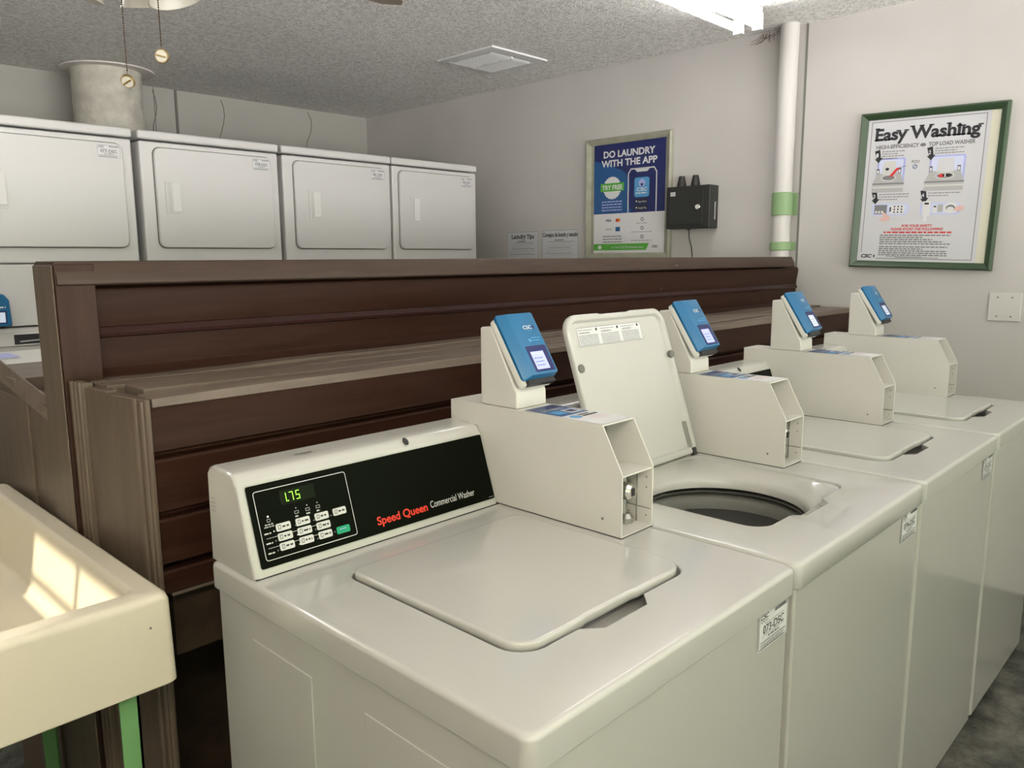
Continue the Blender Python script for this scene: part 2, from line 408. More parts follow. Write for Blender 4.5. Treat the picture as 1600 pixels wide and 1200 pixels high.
# front wall: unseen opening widened for fill light, lower half painted green
w = MB(); dx0, dx1, dz = -2.45, 3.0, 1.48
w.box(LX, dx0, FY-.15, FY, -.15, CE, WALL).box(dx1, WX, FY-.15, FY, -.15, CE, WALL).box(dx0, dx1, FY-.15, FY, dz, CE, WALL)
w.box(LX, WX, FY-.15, FY, FL, -.15, PGREEN)
struct(w.build('wall_front'))

# ================================================================ WASHING MACHINES
def ring_deck(x0, x1, y0, y1, r, z, rb=None, notch=None, n=6):
    """rounded rectangle, counter-clockwise from the front edge; front edge carries the hand-pocket points"""
    rb = rb or r; out = []
    nx = notch or [(x0+(x1-x0)*t, y0) for t in (.3, .34, .62, .66)]
    out += [(a, b, z) for a, b in nx]
    for cx, cy, rr_, a0 in ((x1-r, y0+r, r, -PI/2), (x1-rb, y1-rb, rb, 0), (x0+rb, y1-rb, rb, PI/2), (x0+r, y0+r, r, PI)):
        for i in range(n+1):
            a = a0+PI/2*i/n; out.append((cx+rr_*math.cos(a), cy+rr_*math.sin(a), z))
    # extra points along the straight sides so that round openings stay round
    longs = {1: 6, 3: 6, 4+n: 10, 4+2*n+1: 10, 4+3*n+2: 10, len(out)-1: 6}; den = []
    for i, p_ in enumerate(out):
        den.append(p_); q_ = out[(i+1) % len(out)]; k = longs.get(i, 1)
        for j in range(1, k): den.append(tuple(p_[c]+(q_[c]-p_[c])*j/k for c in range(3)))
    return den
LX0, LX1, LY0, LY1 = 0.127, 0.523, 0.130, 0.515
def deck_mesh(openlid):
    mb = MB()
    nt = [(.235, 0), (.262, 0), (.365, 0), (.392, 0)]
    def outer(i, z, r): return ring_deck(i, .655-i, i, .745-i, r, z, None, [(a, i) for a, _ in nt])
    g = .005
    def inner(i, z): return ring_deck(LX0-g+i, LX1+g-i, LY0-g+i, LY1+g-i, .045, z, .03, [(.235, LY0-g+i), (.262, .101+i), (.365, .101+i), (.392, LY0-g+i)])
    rings = [outer(.002, -.047, .016), outer(0, -.044, .018), outer(0, -.008, .018), outer(.0015, -.0035, .018), outer(.005, -.0008, .018), outer(.009, 0, .018),
             inner(-.003, 0), inner(-.001, -.0006), inner(0, -.003)]
    if not openlid:
        rings += [inner(.001, -.03)]
        mb.loft(rings, ENAM, False, True)
    else:
        rings += [inner(.001, -.006)]
        cx, cy = .31, .31
        last = rings[-1]; lo = []
        for k, (rr_, z) in enumerate(((.205, -.018), (.190, -.023), (.182, -.028), (.177, -.036), (.176, -.050))):
            ring = []
            for (x, y, _) in last:
                a = math.atan2(y-cy, x-cx); ring.append((cx+rr_*math.cos(a), cy+rr_*math.sin(a), z))
            # keep the wide ring inside the recess
            if k == 0: ring = [(min(max(p[0], LX0+.004), LX1-.004), min(max(p[1], LY0), LY1-.01), p[2]) for p in ring]
            rings.append(ring)
        mb.loft(rings, ENAM, False, False)
    return mb
def lid_mesh():
    mb = MB(); nt = (.25, .262, .372, .384)
    def rg(i, z, d=0):
        return ring_deck(LX0+i, LX1-i, LY0+i, LY1-i, max(.042-i, .01), z, max(.022-i, .006), [(nt[0], LY0+i), (nt[1], LY0+i+d), (nt[2], LY0+i+d), (nt[3], LY0+i)])
    k = .0025
    mb.loft([rg(.024, .000), rg(.020, .000), rg(.015, -.008), rg(.005, -.009, k), rg(.001, -.006, k), rg(0, -.001, k), rg(0, .0045, k), rg(.001, .0068, k), rg(.003, .0080, k), rg(.006, .0084, k)], ENAM)
    return mb
HY, HZ = .515, .008
th = math.radians(-108.2)
def openfn(v):
    y, z = v[1]-HY, v[2]-HZ
    return (v[0], HY+y*math.cos(th)-z*math.sin(th), HZ+y*math.sin(th)+z*math.cos(th))
def sticker(root, num, x0, x1, z0, z1, y, name='identification_sticker'):
    s = Sheet((x0, y, z0), X_, Z_); w, h = x1-x0, z1-z0
    s.rr(0, 0, w, h, w*.03, WHITE, 1); s.loop(rrpts(0.002, 0.002, w-.002, h-.002, w*.03), w*.014, GRINK, 2)
    s.text('CSC', w*.07, h*.80, h*.12, INK, 2, width=w*.26, bold=.02, shear=.2)
    s.lines(w*.07, w*.34, h*.73, GRINK, h*.025)
    for i in range(14): s.rect(w*(.52+i*.03), h*.82, w*(.52+i*.03+(.018 if i % 3 else .010)), h*.92, INK, 2)
    s.rect(w*.2, h*.665, w*.86, h*.68, GRINK, 2)
    s.text(num, w*.5, h*.42, h*.21, INK, 2, width=w*.70, align='c', bold=.01)
    s.rect(w*.2, h*.375, w*.86, h*.39, GRINK, 2)
    s.lines(w*.32, w*.74, h*.28, GRINK, h*.05)
    s.rect(w*.08, h*.20, w*.92, h*.22, INK, 2)
    for i in range(3): s.lines(w*.08, w*.92, h*(.05+i*.045), GRINK, h*.025)
    return s.build(name, root)

def card_reader(root, x0, lcd):
    """wedge-shaped stand with a slanted blue payment reader; x0 is the washer's left side"""
    mb = MB().prism([(.655, .205), (.655, .366), (.622, .368), (.552, .238), (.550, .205)], x0+.562, x0+.652, ENAMF)
    base = mb.build('card_reader', root, bevel=.004)
    v = Vector((0, -.082, -.127)).normalized(); n = X_.cross(v); n = Vector((0, -.8401, .5424))
    T = Vector((x0+.607, .6255, .3715))           # top middle of the back rim, on the slanted face
    def at(a, b, c): return T+X_*a+v*b+n*c        # a across, b down the face, c out of it
    def slab(a0, a1, b0, b1, c0, c1, m, mb, ch=0, r=.012):
        pts0 = rrpts(a0, b0, a1, b1, r, 3); pts1 = rrpts(a0+ch, b0+ch, a1-ch, b1-ch, r, 3)
        mb.loft([[tuple(at(p[0], p[1], c0)) for p in pts0], [tuple(at(p[0], p[1], c0+(c1-c0)*.55)) for p in pts0], [tuple(at(p[0], p[1], c1)) for p in pts1]], m)
    mb = MB(); slab(-.045, .054, -.008, .150, .001, .014, ENAMF, mb, .002)
    mb.build('back_rim', base)
    def q_(a0, a1, b0, b1, r): return rrpts(a0, b0, a1, b1, r, 2)
    mb = MB(); mb.loft([[tuple(at(a, b, c)) for a, b in q_(*e)] for c, e in ((.013, (-.043, .052, -.008, .138, .006)), (.020, (-.043, .052, -.010, .140, .006)), (.034, (-.026, .050, -.004, .136, .004)), (.0345, (-.025, .049, -.003, .135, .004)))], BLUE)
    # mouth of the card slot under the lower edge
    p = [(-.030, .128), (.042, .128), (.046, .150), (-.034, .150)]
    cov = mb.build('blue_cover', base, angle=25)
    mb = MB(); mb.loft([[tuple(at(a, b, .008)) for a, b in p], [tuple(at(a, b, .022)) for a, b in p]], BLACK)
    mb.build('card_slot', base)
    s = Sheet(at(0, 0, .0350), X_, -v)
    s.text('CSC', .004, -.034, .0085, WHITE, 1, bold=.02, width=.026)
    s.poly([(.034, -.024), (.038, -.030), (.034, -.037), (.030, -.030)], NAVY, 1)
    s.lines(.008, .028, -.039, SKYB, .0012, 1)
    for i in range(2): s.lines(.014, .042, -.056-.006*i, SKYB, .0022, 1, chunk=.012)
    s.disc(.008, -.060, .004, SKYB, 1)
    s.build('front_print', base)
    mb = MB(); slab(-.014, .045, .072, .131, .0330, .0356, NAVY, mb, .001, .003)
    mb.build('screen_bezel', base, label='navy screen surround')
    s = Sheet(at(-.008, .1260, .0360), X_, -v); s.rect(0, 0, .038, .040, lcd, 0)
    s.rect(.003, .033, .035, .037, PALEB, 1)
    for i in range(3): s.lines(.004, .034, .008+i*.008, MIDB, .0016, 1, fill=.85)
    s.build('screen', base, label='lit lilac screen')
    return base

def meter_case(root, x0):
    a, b = x0+.558, x0+.657; t = .0028
    side = [(.287, 0.001), (.287, .119), (.333, .205), (.745, .205), (.745, 0.001)]
    mb = MB().prism(side, a, a+t, ENAMF).prism(side, b-t, b, ENAMF)
    mb.box(a+t, b-t, .333, .745, .205-t, .205, ENAMF).box(a+t, b-t, .742, .745, .001, .202, ENAMF)
    mb.box(a+t, b-t, .289, .40, .1135, .1165, ENAMF)              # shelf
    mb.box(a+t, b-t, .395, .398, .1165, .202, GREYI)              # back of the upper bay
    mb.box(a+t, b-t, .287, .52, .001, .004, ENAMF)                # floor
    mb.box(a+t, b-t, .49, .493, .004, .1135, GREYI)
    mb.box(b-t-.002, b-t, .32, .322, .004, .113, GREYI).box(b-t-.0012, b-t, .290, .48, .034, .0355, SEAM)
    mb.box(a-.0005, b+.0005, .2865, .7455, .0003, .0018, DARK)  # black strip drawing the shade where the case meets the deck
    # embossed line, screw and rivets
    m2 = mb.box(a-.0015, a, .66, .735, .158, .162, ENAMF).lathe([(.0025, 0), (.0025, -.0015)], (a, .33, .03), SEAM, 10, 'x')
    for (yy, zz) in ((.30, .095), (.30, .075), (.33, .05), (.33, .07), (.30, .02), (.34, .02)): m2.lathe([(.0018, 0), (.0018, -.0008)], (b-t, yy, zz), SEAM, 8, 'x')
    o = mb.build('meter_case', root, bevel=.0008, segs=1)
    lk = MB().tube([(a+.072, .335, .006), (a+.072, .335, .1130)], .005, STEEL, 10).lathe([(.012, -.016), (.018, -.010), (.019, 0), (.015, .008)], (a+.074, .330, .068), CHROME, 20, 'y')
    lk.box(a+.068, a+.078, .313, .316, .060, .075, BLACK).lathe([(.014, 0), (.014, .010), (.008, .018)], (a+.074, .33, .005), STEEL, 14)
    lk.build('lock', o, label='chrome lock inside the lower bay')
    s = Sheet((a+.004, .338, .2052), X_, Y_)
    s.rect(0, 0, .091, .200, WHITE, 1)
    s.rect(.004, .098, .087, .196, MIDB, 2); s.rect(.004, .155, .087, .190, NAVY, 3)
    s.text('PAY', .010, .162, .012, SKYB, 4); s.rect(.012, .112, .040, .140, SKYB, 3); s.rect(.046, .108, .080, .140, WHITE, 3)
    s.rect(.052, .114, .074, .134, NAVY, 4)
    for i in range(4): s.lines(.010, .080, .176+i*.004-.028, WHITE, .0015, 4)
    s.disc(.022, .078, .013, SKYB, 2); s.rect(.040, .072, .084, .080, INK, 2); s.rect(.040, .084, .070, .090, INK, 2)
    for i in range(4): s.lines(.034, .086, .058-i*.007, PINK, .0018, 2)
    s.mb.build('payment_label', o)
    return o

def console(root, x0, full=True):
    pr = [(.600, .0005), (.6470, .1465), (.6520, .1500), (.6545, .1555), (.6600, .1610), (.668, .1640), (.690, .1655), (.730, .1665), (.742, .1640), (.748, .1570), (.750, .0005)]
    mb = MB(); xa, xb = x0+.008, x0+.556
    cy, cz = .69, .06
    def sc(pr, k): return [(cy+(p[0]-cy)*(1-k*1.2), cz+(p[1]-cz)*(1-k) if p[1] > .002 else p[1]) for p in pr]
    rings = [(xa, .06), (xa+.003, .022), (xa+.009, 0), (xb-.009, 0), (xb-.003, .022), (xb, .06)]
    mb.loft([[(x, p[0], p[1]) for p in sc(pr, k)] for x, k in rings], ENAM)
    mb.box(xa+.002, xb+.0006, .5992, .750, .0002, .0016, DARK)  # black strip drawing the shade along the console's foot
    c = mb.build('control_console', root, angle=60, wn=True)
    t = Vector((0, .045, .140)).normalized()
    s = Sheet(Vector((x0, .5985, .0)), X_, t, .0006)
    s.rr(.0215, .015, .548, .150, .004, BLACKG, 1)
    if full:
        s.loop(rrpts(.032, .0255, .209, .1395, .005), .0011, WHITE, 2)
        s.text('Speed Queen', .254, .030, .0150, LOGO, 2, width=.118, bold=.022)
        s.text('Commercial Washer', .380, .0325, .0135, BTN, 2, width=.116)
        for (u, v, l_) in ((.051, .0395, .024), (.051, .0555, .024), (.051, .0715, .024)):
            s.lines(u-.013, u, v-.004, BTN, .0022, 2)
        for v in (.0605, .0445): s.rect(.040, v, .158, v+.0006, WHITE, 2)
        for u in (.102, .123, .143):
            s.disc(u, .098, .0012, LGINK, 2); s.box(u-.004, .0885, u+.004, .0935, .0008, LGINK, 2); s.lines(u-.004, u+.004, .083, LGINK, .0025, 2, chunk=.01)
        s.disc(.050, .0955, .0018, WHITE, 2); s.box(.047, .0865, .053, .0915, .0007, LGINK, 2); s.lines(.042, .058, .0815, LGINK, .0022, 2); s.lines(.040, .060, .078, LGINK, .0018, 2)
        for v, us in ((.068, (.0555, .0955, .130, .164)), (.052, (.0555, .0955, .130)), (.036, (.0555, .0955, .130)), (.039, (.165,))):
            for u in us: s.disc(u, v+.002, .0013, WHITE if (u, v) in ((.0555, .068), (.0955, .052), (.0955, .036)) else GRINK, 2)
        s.lines(.532, .545, .019, LGINK, .001, 2)
    else:
        s.loop(rrpts(.032, .0255, .209, .1395, .005), .0011, WHITE, 2)
    s.build('control_panel', c, label='black control panel')
    kn = MB(); kn.lathe([(.006, 0), (.006, .002), (.004, .003)], (x0+.36, .655, .158), BLACK, 16, 'z'); kn.xform(lambda v: (v[0], v[1], v[2]-(v[1]-.655)*-.9))
    kn.build('plug', c, label='round black plug')
    if full:
        s = Sheet(Vector((x0, .5985, .0)), X_, t, .0006)
        s.rect(.0775, .108, .143, .1315, LEDBG, 2)
        def seg(u, v, w, h, on):
            q = .0013
            S_ = {'a': (u, v+h-q, u+w, v+h), 'b': (u+w-q, v+h/2, u+w, v+h), 'c': (u+w-q, v, u+w, v+h/2), 'd': (u, v, u+w, v+q), 'e': (u, v, u+q, v+h/2), 'f': (u, v+h/2, u+q, v+h), 'g': (u, v+h/2-q/2, u+w, v+h/2+q/2)}
            for k in on: s.rect(*S_[k], LED, 3)
        seg(.082, .112, .007, .015, 'bc'); s.rect(.0905, .112, .0925, .114, LED, 3); seg(.095, .112, .007, .015, 'abc'); seg(.107, .112, .007, .015, 'afgcd')
        s.build('price_display', c, label='green digits reading 1.75')
        for (u, v, col) in [(.060+i*.0365, .0715-.016*j, BTN) for j in range(3) for i in range(3)] + [(.169, .0715, BTN), (.169, .039, GREENB)]:
            bs = Sheet(Vector((x0, .5985, .0)), X_, t, .0006)
            w_, h_ = .0265, .0125
            q = rrpts(u, v-.004, u+w_, v-.004+h_, .0025, 3)
            bs.mb.flat = False
            bs.mb.loft([[tuple(bs.P(a, b, 1)) for a, b in q], [tuple(bs.P(a, b, 3)) for a, b in q]], col)
            if col is BTN:
                bs.lines(u+.011, u+.0245, v+.001, INK, .0028, 3.4, chunk=.006); bs.box(u+.0035, v-.001, u+.0085, v+.006, .0009, INK, 3.4)
            else: bs.lines(u+.006, u+.020, v+.003, LAV, .0014, 3.4)
            bs.build('button', c, label='green start button' if col is GREENB else None)
        # scribbled date marks and side label
        s = Sheet((x0+.03, .69, .1668), X_, Y_)
        s.lines(0, .05, .030, GRINK, .0022, 1); s.lines(.06, .10, .012, GRINK, .0016, 1); s.rect(.112, .0, .128, .004, INK, 1); s.rect(.126, -.002, .146, .003, INK, 1)
        s.build('scribbled_date', c)
        s = Sheet((x0+.0075, .741, .085), -Y_, Z_)
        for i in range(4): s.lines(.004, .020, .004+i*.007, GRINK, .0014, 1)
        s.build('side_label', c)
    return c

def make_washer(i, openlid, num, label, full=True, reader=LCD):
    x0 = .66*i
    r = thing('washing_machine', label, 'washing machine', (x0+.33, .37, FL), 'white coin-operated washing machines in a row')
    if openlid:
        def rg_(i, z): return [(.008+i, .008+i, z), (.648-i, .008+i, z), (.648-i, .738-i, z), (.008+i, .738-i, z)]
        mb = MB().loft([rg_(0, FL+.03), rg_(0, -.047), rg_(.01, -.047), rg_(.01, FL+.06)], ENAM)
    else: mb = MB().box(.008, .648, .008, .738, FL+.03, -.047, ENAM)
    mb.xform(lambda v: (v[0]+x0, v[1], v[2]))
    cab = mb.build('cabinet', r, bevel=.010, segs=3)
    mb = MB()
    for pts in ([(.618, -.103), (.444, -.103), (.444, -.80), (.600, -.80), (.640, -.45)], [(.312, -.103), (.09, -.103), (.09, -.80), (.312, -.80)]):
        mb.prism([(p[0], p[1]) for p in pts], x0+.0065, x0+.009, ENAM)
    mb.build('side_emboss', cab, bevel=.001, segs=2)
    for (fx, fy) in ((.05, .06), (.60, .06), (.05, .69), (.60, .69)):
        MB().lathe([(.02, 0), (.022, .01), (.012, .012), (.012, .034)], (x0+fx, fy, FL), BLACK, 14).build('foot', r)
    deck_mesh(openlid).xform(lambda v: (v[0]+x0, v[1], v[2])).build('top_deck', r, angle=50, wn=not openlid)
    lid = lid_mesh()
    if openlid: lid.xform(openfn)
    lid = lid.xform(lambda v: (v[0]+x0, v[1], v[2])).build('lid', r, angle=50, wn=True)
    if openlid:
        # underside furniture, drawn in closed-lid coordinates and then swung open
        s = Sheet((.180, .165, -.0002), X_, -Y_)
        s.O = Vector((.168, .205, -.0002))
        s.rect(0, 0, .250, .044, WHITE, 1); s.box(0, 0, .250, .044, .0010, GRINK, 2)
        for k in range(3):
            s.text(('WARNING', 'ADVERTENCIA', 'AVERTISSEMENT')[k], .006+.082*k, .029, .0045, INK, 2, width=.040)
            s.disc(.072+.082*k, .0375, .0036, INK, 2)
            s.lines(.004+.082*k, .062+.082*k, .037, GRINK, .0016, 2)
            for q in range(7): s.lines(.004+.082*k, .080+.082*k, .0025+q*.0036, GRINK, .0017, 2)
        s.mb.xform(openfn); s.mb.xform(lambda v: (v[0]+x0, v[1], v[2])); s.build('warning_label', lid)
        for bx in (.142, .510):
            MB().lathe([(.010, -.012), (.010, -.005), (.007, -.001)][::-1], (bx, .255, -.0), SEAM, 16).xform(openfn).xform(lambda v: (v[0]+x0, v[1], v[2])).build('bumper', lid, label='round grey rubber bumper')
        MB().box(.494, .506, .430, .512, -.006, .001, STEEL).box(.497, .512, .500, .520, -.012, .000, BLACK).xform(openfn).xform(lambda v: (v[0]+x0, v[1], v[2])).build('hinge', lid, bevel=.001)
        cx, cy = x0+.31, .31
        MB().lathe([(.176, -.060), (.205, -.062), (.205, -.072), (.188, -.074), (.180, -.078), (.178, -.088), (.180, -.105), (.20, -.11)], (cx, cy, 0), DRUMG, 64, cap=False).build('tub_ring', r, label='grey plastic tub ring')
        MB().lathe([(.184, -.104), (.190, -.108), (.205, -.125), (.205, -.40), (.15, -.44), (.06, -.44)], (cx, cy, 0), DRUMS, 64).build('drum', r, label='dark steel wash drum')
        MB().lathe([(.055, -.43), (.05, -.40), (.035, -.30), (.03, -.24), (.02, -.23)], (cx, cy, 0), DRUMG, 24).build('agitator', r)
    console(r, x0, full); mc = meter_case(r, x0); card_reader(r, x0, reader)
    sticker(r, num, x0+.536, x0+.640, -.1125, -.047, .0072)
    return r
make_washer(0, False, '073-DSC', 'nearest white washing machine with closed lid and green 1.75 on its black panel')
w2 = make_washer(1, True, '074-DSC', 'white washing machine with its lid standing open above a dark drum', False)
make_washer(2, False, '075-DSC', 'white washing machine with closed lid just beyond the open one', False, LCDW)
make_washer(3, False, '076-DSC', 'farthest white washing machine in the front row beside the blank wall plate', False, LCDW)

# ================================================================ BROWN BULKHEAD between the two machine rows
BX = -.088           # left end of the tall part
UY = 1.126           # front of its capping
r = thing('utility_bulkhead', 'long stepped dark brown painted bulkhead behind the washing machines', 'partition', (1.4, 1.20, FL))
XP = WX-.115         # the capping stops here, short of the pipe
MB().box(-.02, XP, UY+.055, 1.245, .235, .470, BROWN).build('wall_core', r)
# end post, seen from its end and its face
MB().box(BX+.004, BX+.075, UY+.006, 1.250, FL, .500, BROWNP).box(BX, BX+.004, UY+.010, 1.250, FL, .498, BROWNV).build('end_post', r, bevel=.003, label='brown boxed end post')  # end face paler than the front, side light in its colour
MB().box(BX+.070, -.022, UY+.040, 1.245, .255, .485, BROWNP).build('corner_board', r, bevel=.002)
# clapboard courses of the upper face (profile in y,z)
yb = UY+.062
MB().prism([(yb, .25), (UY+.030, .262), (UY+.028, .275), (UY+.044, .292), (UY+.042, .354), (yb, .354)], -.014, WX, BROWN).build('lower_siding', r, bevel=.002)
MB().prism([(yb, .354), (UY+.036, .355), (UY+.034, .362), (UY+.042, .374), (yb, .374)], -.014, WX, RUST).build('moulding_strip', r, label='red-brown moulding strip')
MB().prism([(yb, .374), (UY+.042, .374), (UY+.032, .440), (UY+.034, .452), (yb, .464)], -.014, WX, BROWN).build('upper_siding', r, bevel=.002)
# capping with a bevelled front, stopping short of the pipe
MB().prism([(UY+.010, .458), (UY, .461), (UY, .474), (UY+.016, .506), (1.250, .506), (1.262, .500), (1.262, .470), (UY+.05, .464)], BX+.006, XP, BROWNC).build('capping', r, bevel=.003)
# lower tier in front: boarded box
LY = .868
MB().box(.012, WX, LY+.030, UY+.06, -.095, .245, BROWN).build('lower_core', r)
bands = [(.264, .172), (.158, .062), (.048, -.036), (-.05, -.092)]
for k, (zt, zb) in enumerate(bands):
    MB().prism([(LY+.032, zt), (LY+.004, zt), (LY, zt-.004), (LY+.006, zb+.010), (LY+.002, zb), (LY+.032, zb)], -.030, WX, BROWN).build('front_siding', r, bevel=.0015)
for z in (.158, .048, -.036):
    MB().prism([(LY+.032, z+.014), (LY+.014, z+.014), (LY+.010, z+.007), (LY+.016, z), (LY+.032, z)], -.030, WX, BROWN).build('groove_strip', r, bevel=.001)
MB().box(-.015, WX, LY+.004, LY+.034, -.100, -.094, BROWND).build('bottom_edge', r, label='thin pale metal edge')
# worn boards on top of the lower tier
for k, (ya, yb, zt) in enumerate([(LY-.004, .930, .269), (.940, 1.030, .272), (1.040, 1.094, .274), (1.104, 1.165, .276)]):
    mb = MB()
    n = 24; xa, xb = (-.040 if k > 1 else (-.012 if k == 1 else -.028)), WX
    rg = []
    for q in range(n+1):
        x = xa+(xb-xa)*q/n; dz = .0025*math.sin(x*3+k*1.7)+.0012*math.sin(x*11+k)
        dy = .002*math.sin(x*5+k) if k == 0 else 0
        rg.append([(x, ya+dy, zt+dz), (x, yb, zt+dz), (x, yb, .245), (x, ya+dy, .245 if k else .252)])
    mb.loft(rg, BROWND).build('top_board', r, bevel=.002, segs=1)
# left flank of the lower tier, running slightly askew: x is a function of y
def fx_(y): return -.036-(y-LY)*.155
def flank(ya, yb, zt, th_=.022, off=0):
    return MB().prism([(fx_(ya)+off, ya), (fx_(ya)+off+th_, ya), (fx_(yb)+off+th_, yb), (fx_(yb)+off, yb)], FL, zt, BROWNV, 'z')
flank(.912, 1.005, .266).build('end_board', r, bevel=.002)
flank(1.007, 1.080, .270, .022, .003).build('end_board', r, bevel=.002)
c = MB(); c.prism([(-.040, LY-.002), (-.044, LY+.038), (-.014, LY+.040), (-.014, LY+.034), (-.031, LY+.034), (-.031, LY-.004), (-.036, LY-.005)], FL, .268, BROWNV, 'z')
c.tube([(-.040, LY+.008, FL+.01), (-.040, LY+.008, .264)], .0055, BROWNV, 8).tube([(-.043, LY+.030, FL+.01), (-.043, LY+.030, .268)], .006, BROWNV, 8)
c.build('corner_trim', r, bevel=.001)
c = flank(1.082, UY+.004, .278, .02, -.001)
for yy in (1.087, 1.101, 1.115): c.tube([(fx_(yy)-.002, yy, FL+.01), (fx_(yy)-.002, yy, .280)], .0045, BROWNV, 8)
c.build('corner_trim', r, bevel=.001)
# boards below the siding
MB().box(.0, WX, .91, .94, -.235, -.100, WOOD).build('ledger_board', r, label='bare dark wooden ledger board')
MB().box(.012, XP, 1.20, 1.24, FL, -.1, WOOD).build('inner_frame', r)
# rear tier (facing the dryers), with a lifted flashing
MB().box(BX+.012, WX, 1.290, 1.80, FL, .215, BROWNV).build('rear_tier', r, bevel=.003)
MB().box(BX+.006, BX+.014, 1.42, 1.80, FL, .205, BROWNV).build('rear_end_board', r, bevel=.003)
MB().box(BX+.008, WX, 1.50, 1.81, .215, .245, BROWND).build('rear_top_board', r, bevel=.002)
fl = MB().loft([[(BX+.008, 1.27, .178), (BX+.020, 1.27, .182), (BX+.020, 1.27, .222), (BX+.016, 1.27, .222)], [(BX+.004, 1.80, .262), (BX+.012, 1.80, .264), (BX+.016, 1.80, .300), (BX+.012, 1.80, .300)]], BROWND)
fl.build('loose_flashing', r, label='lifted brown metal flashing')

# a washer of the second row, back to back with the first (only its top edge shows)
def rear_washer(x1, label):
    g = thing('washing_machine', label, 'washing machine', (x1-.33, 2.52, FL), 'white coin-operated washing machines in a row')
    f = lambda v: (x1-v[0], 2.89-v[1], v[2])
    MB().box(.008, .648, .008, .738, FL+.02, -.047, ENAM).xform(f).build('cabinet', g, bevel=.01)
    deck_mesh(False).xform(f).build('top_deck', g, angle=50, wn=True)
    pr_ = [(.600, .0005), (.6470, .1465), (.660, .161), (.69, .1655), (.742, .164), (.750, .0005)]
    MB().prism(pr_, .008, .416, ENAM).xform(f).build('control_console', g, bevel=.006)
    side = [(.287, 0.001), (.287, .119), (.333, .205), (.745, .205), (.745, 0.001)]
    mc = MB().prism(side, .420, .657, ENAMF).xform(f).build('meter_case', g, bevel=.002)
    s = Sheet((x1-.652, 2.25, .2052), X_, Y_); s.rect(.004, .09, .10, .25, LAV, 2); s.lines(.01, .09, .05, GRINK, .008, 2)
    s.build('payment_label', mc)
    return g
rear_washer(.70, 'white washing machine top showing behind the brown post at left edge')

# ================================================================ STACKED DRYERS
DY = 3.17
def make_dryer(x0, x1, label, num, hx, reader=False, d0=None, d1=None):
    g = thing('stacked_dryer', label, 'dryer', ((x0+x1)/2, DY+.36, FL), 'white stacked dryers along the back')
    MB().box(x0, x1, DY, DY+.70, FL+.02, .240, DRYW).build('lower_cabinet', g, bevel=.008)
    MB().box(x0, x1, DY-.012, DY+.70, .246, .496, DRYW).build('meter_panel', g, bevel=.004)
    MB().box(x0+.004, x1-.004, DY, DY+.70, .500, 1.036, DRYW).build('upper_cabinet', g, bevel=.010, segs=3)
    MB().box(x0, x1, DY-.006, DY+.70, 1.043, 1.082, DRYW).build('top_panel', g, bevel=.010, segs=3)
    d0 = d0 or x0+.068; d1 = d1 or x1-.052
    q = rrpts(d0, .566, d1, 1.010, .03)
    dm = MB(); dm.prism(rrpts(d0-.004, .562, d1+.004, 1.014, .034), DY-.0015, DY+.001, SEAM, 'y'); dm.build('door_gasket', g)
    dm = MB(); ctr = ((d0+d1)/2, .788)
    def sh(k): return [(ctr[0]+(p[0]-ctr[0])*(1-k), ctr[1]+(p[1]-ctr[1])*(1-k)) for p in q]
    dm.loft([[(p[0], DY-.001, p[1]) for p in q], [(p[0], DY-.012, p[1]) for p in q], [(p[0], DY-.016, p[1]) for p in sh(.012)]], DRYW)
    d = dm.build('door', g)
    h = MB(); hz0, hz1 = .725, .860; y = DY-.016
    h.box(hx-.008, hx+.062, y-.004, y+.0, hz0-.008, hz0, DRYW).box(hx-.008, hx+.0, y-.004, y, hz0, hz1, DRYW).box(hx-.008, hx+.055, y-.004, y, hz1, hz1+.006, DRYW)
    h.prism([(hx+.012, y-.003), (hx+.058, y-.003), (hx+.058, y-.001), (hx+.03, y-.0005)], hz0+.004, hz1, BTN, 'z')
    h.prism([(hx+.014, y), (hx+.058, y-.012), (hx+.060, y)], hz0+.006, hz1-.004, DRYW, 'z')
    h.build('handle', d)
    sticker(d, num, d1-.108, d1-.010, .945, 1.000, y-.0003)
    mp = MB().box(x0+.10, x0+.16, DY-.0135, DY-.011, .238+.012, .312, BLACK)
    s = Sheet((x0+.260, DY-.0125, .250), X_, Z_); s.rect(0, 0, .06, .062, INK, 1)
    for i in range(3): s.rect(.006, .006+i*.019, .054, .008+i*.019, LGINK, 2)
    s.build('coin_slot', g, label='black coin slot')
    MB().box(x0+.03, x1-.03, DY-.014, DY, .165, .222, DRYW).build('control_box', g, bevel=.003)
    s = Sheet((x0+.16, DY-.0145, .172), X_, Z_); s.rect(0, 0, .30, .040, INK, 1); s.poly([(.02, .008), (.28, .020), (.28, .024), (.02, .014)], LGINK, 2); s.build('control_strip', g, label='black control strip')
    # red door-lower outline
    dm = MB(); q2 = rrpts(d0, -.66, d1, .06, .03); dm.prism(q2, DY-.014, DY, DRYW, 'y'); dm.build('lower_door', g, bevel=.004)
    if reader or True:
        b = MB(); x = x0+.075; P = [(x, .248), (x+.078, .250), (x+.074, .355), (x+.056, .380), (x, .382)]
        b.prism(P, DY-.05, DY-.012, BLUE, 'y'); rb = b.build('card_reader', g, bevel=.008)
        s = Sheet((x+.012, DY-.0504, .262), X_, Z_); s.rect(0, 0, .048, .052, NAVY, 1); s.rect(.005, .005, .042, .045, LCDW, 2); s.lines(.006, .05, .062, WHITE, .006, 2); s.build('screen', rb)
    return g
make_dryer(.17, .864, 'leftmost stacked white dryer whose door is cut by the photo edge', '077-DSC', .295, d0=.238, d1=.816)
make_dryer(.888, 1.576, 'second stacked white dryer from the left, right of the round column', '078-DSC', .995, d0=.950, d1=1.530)
make_dryer(1.592, 2.281, 'third stacked white dryer from the left, below the thin crack in the wall', '081-DSC', 1.738, d0=1.655, d1=2.238)
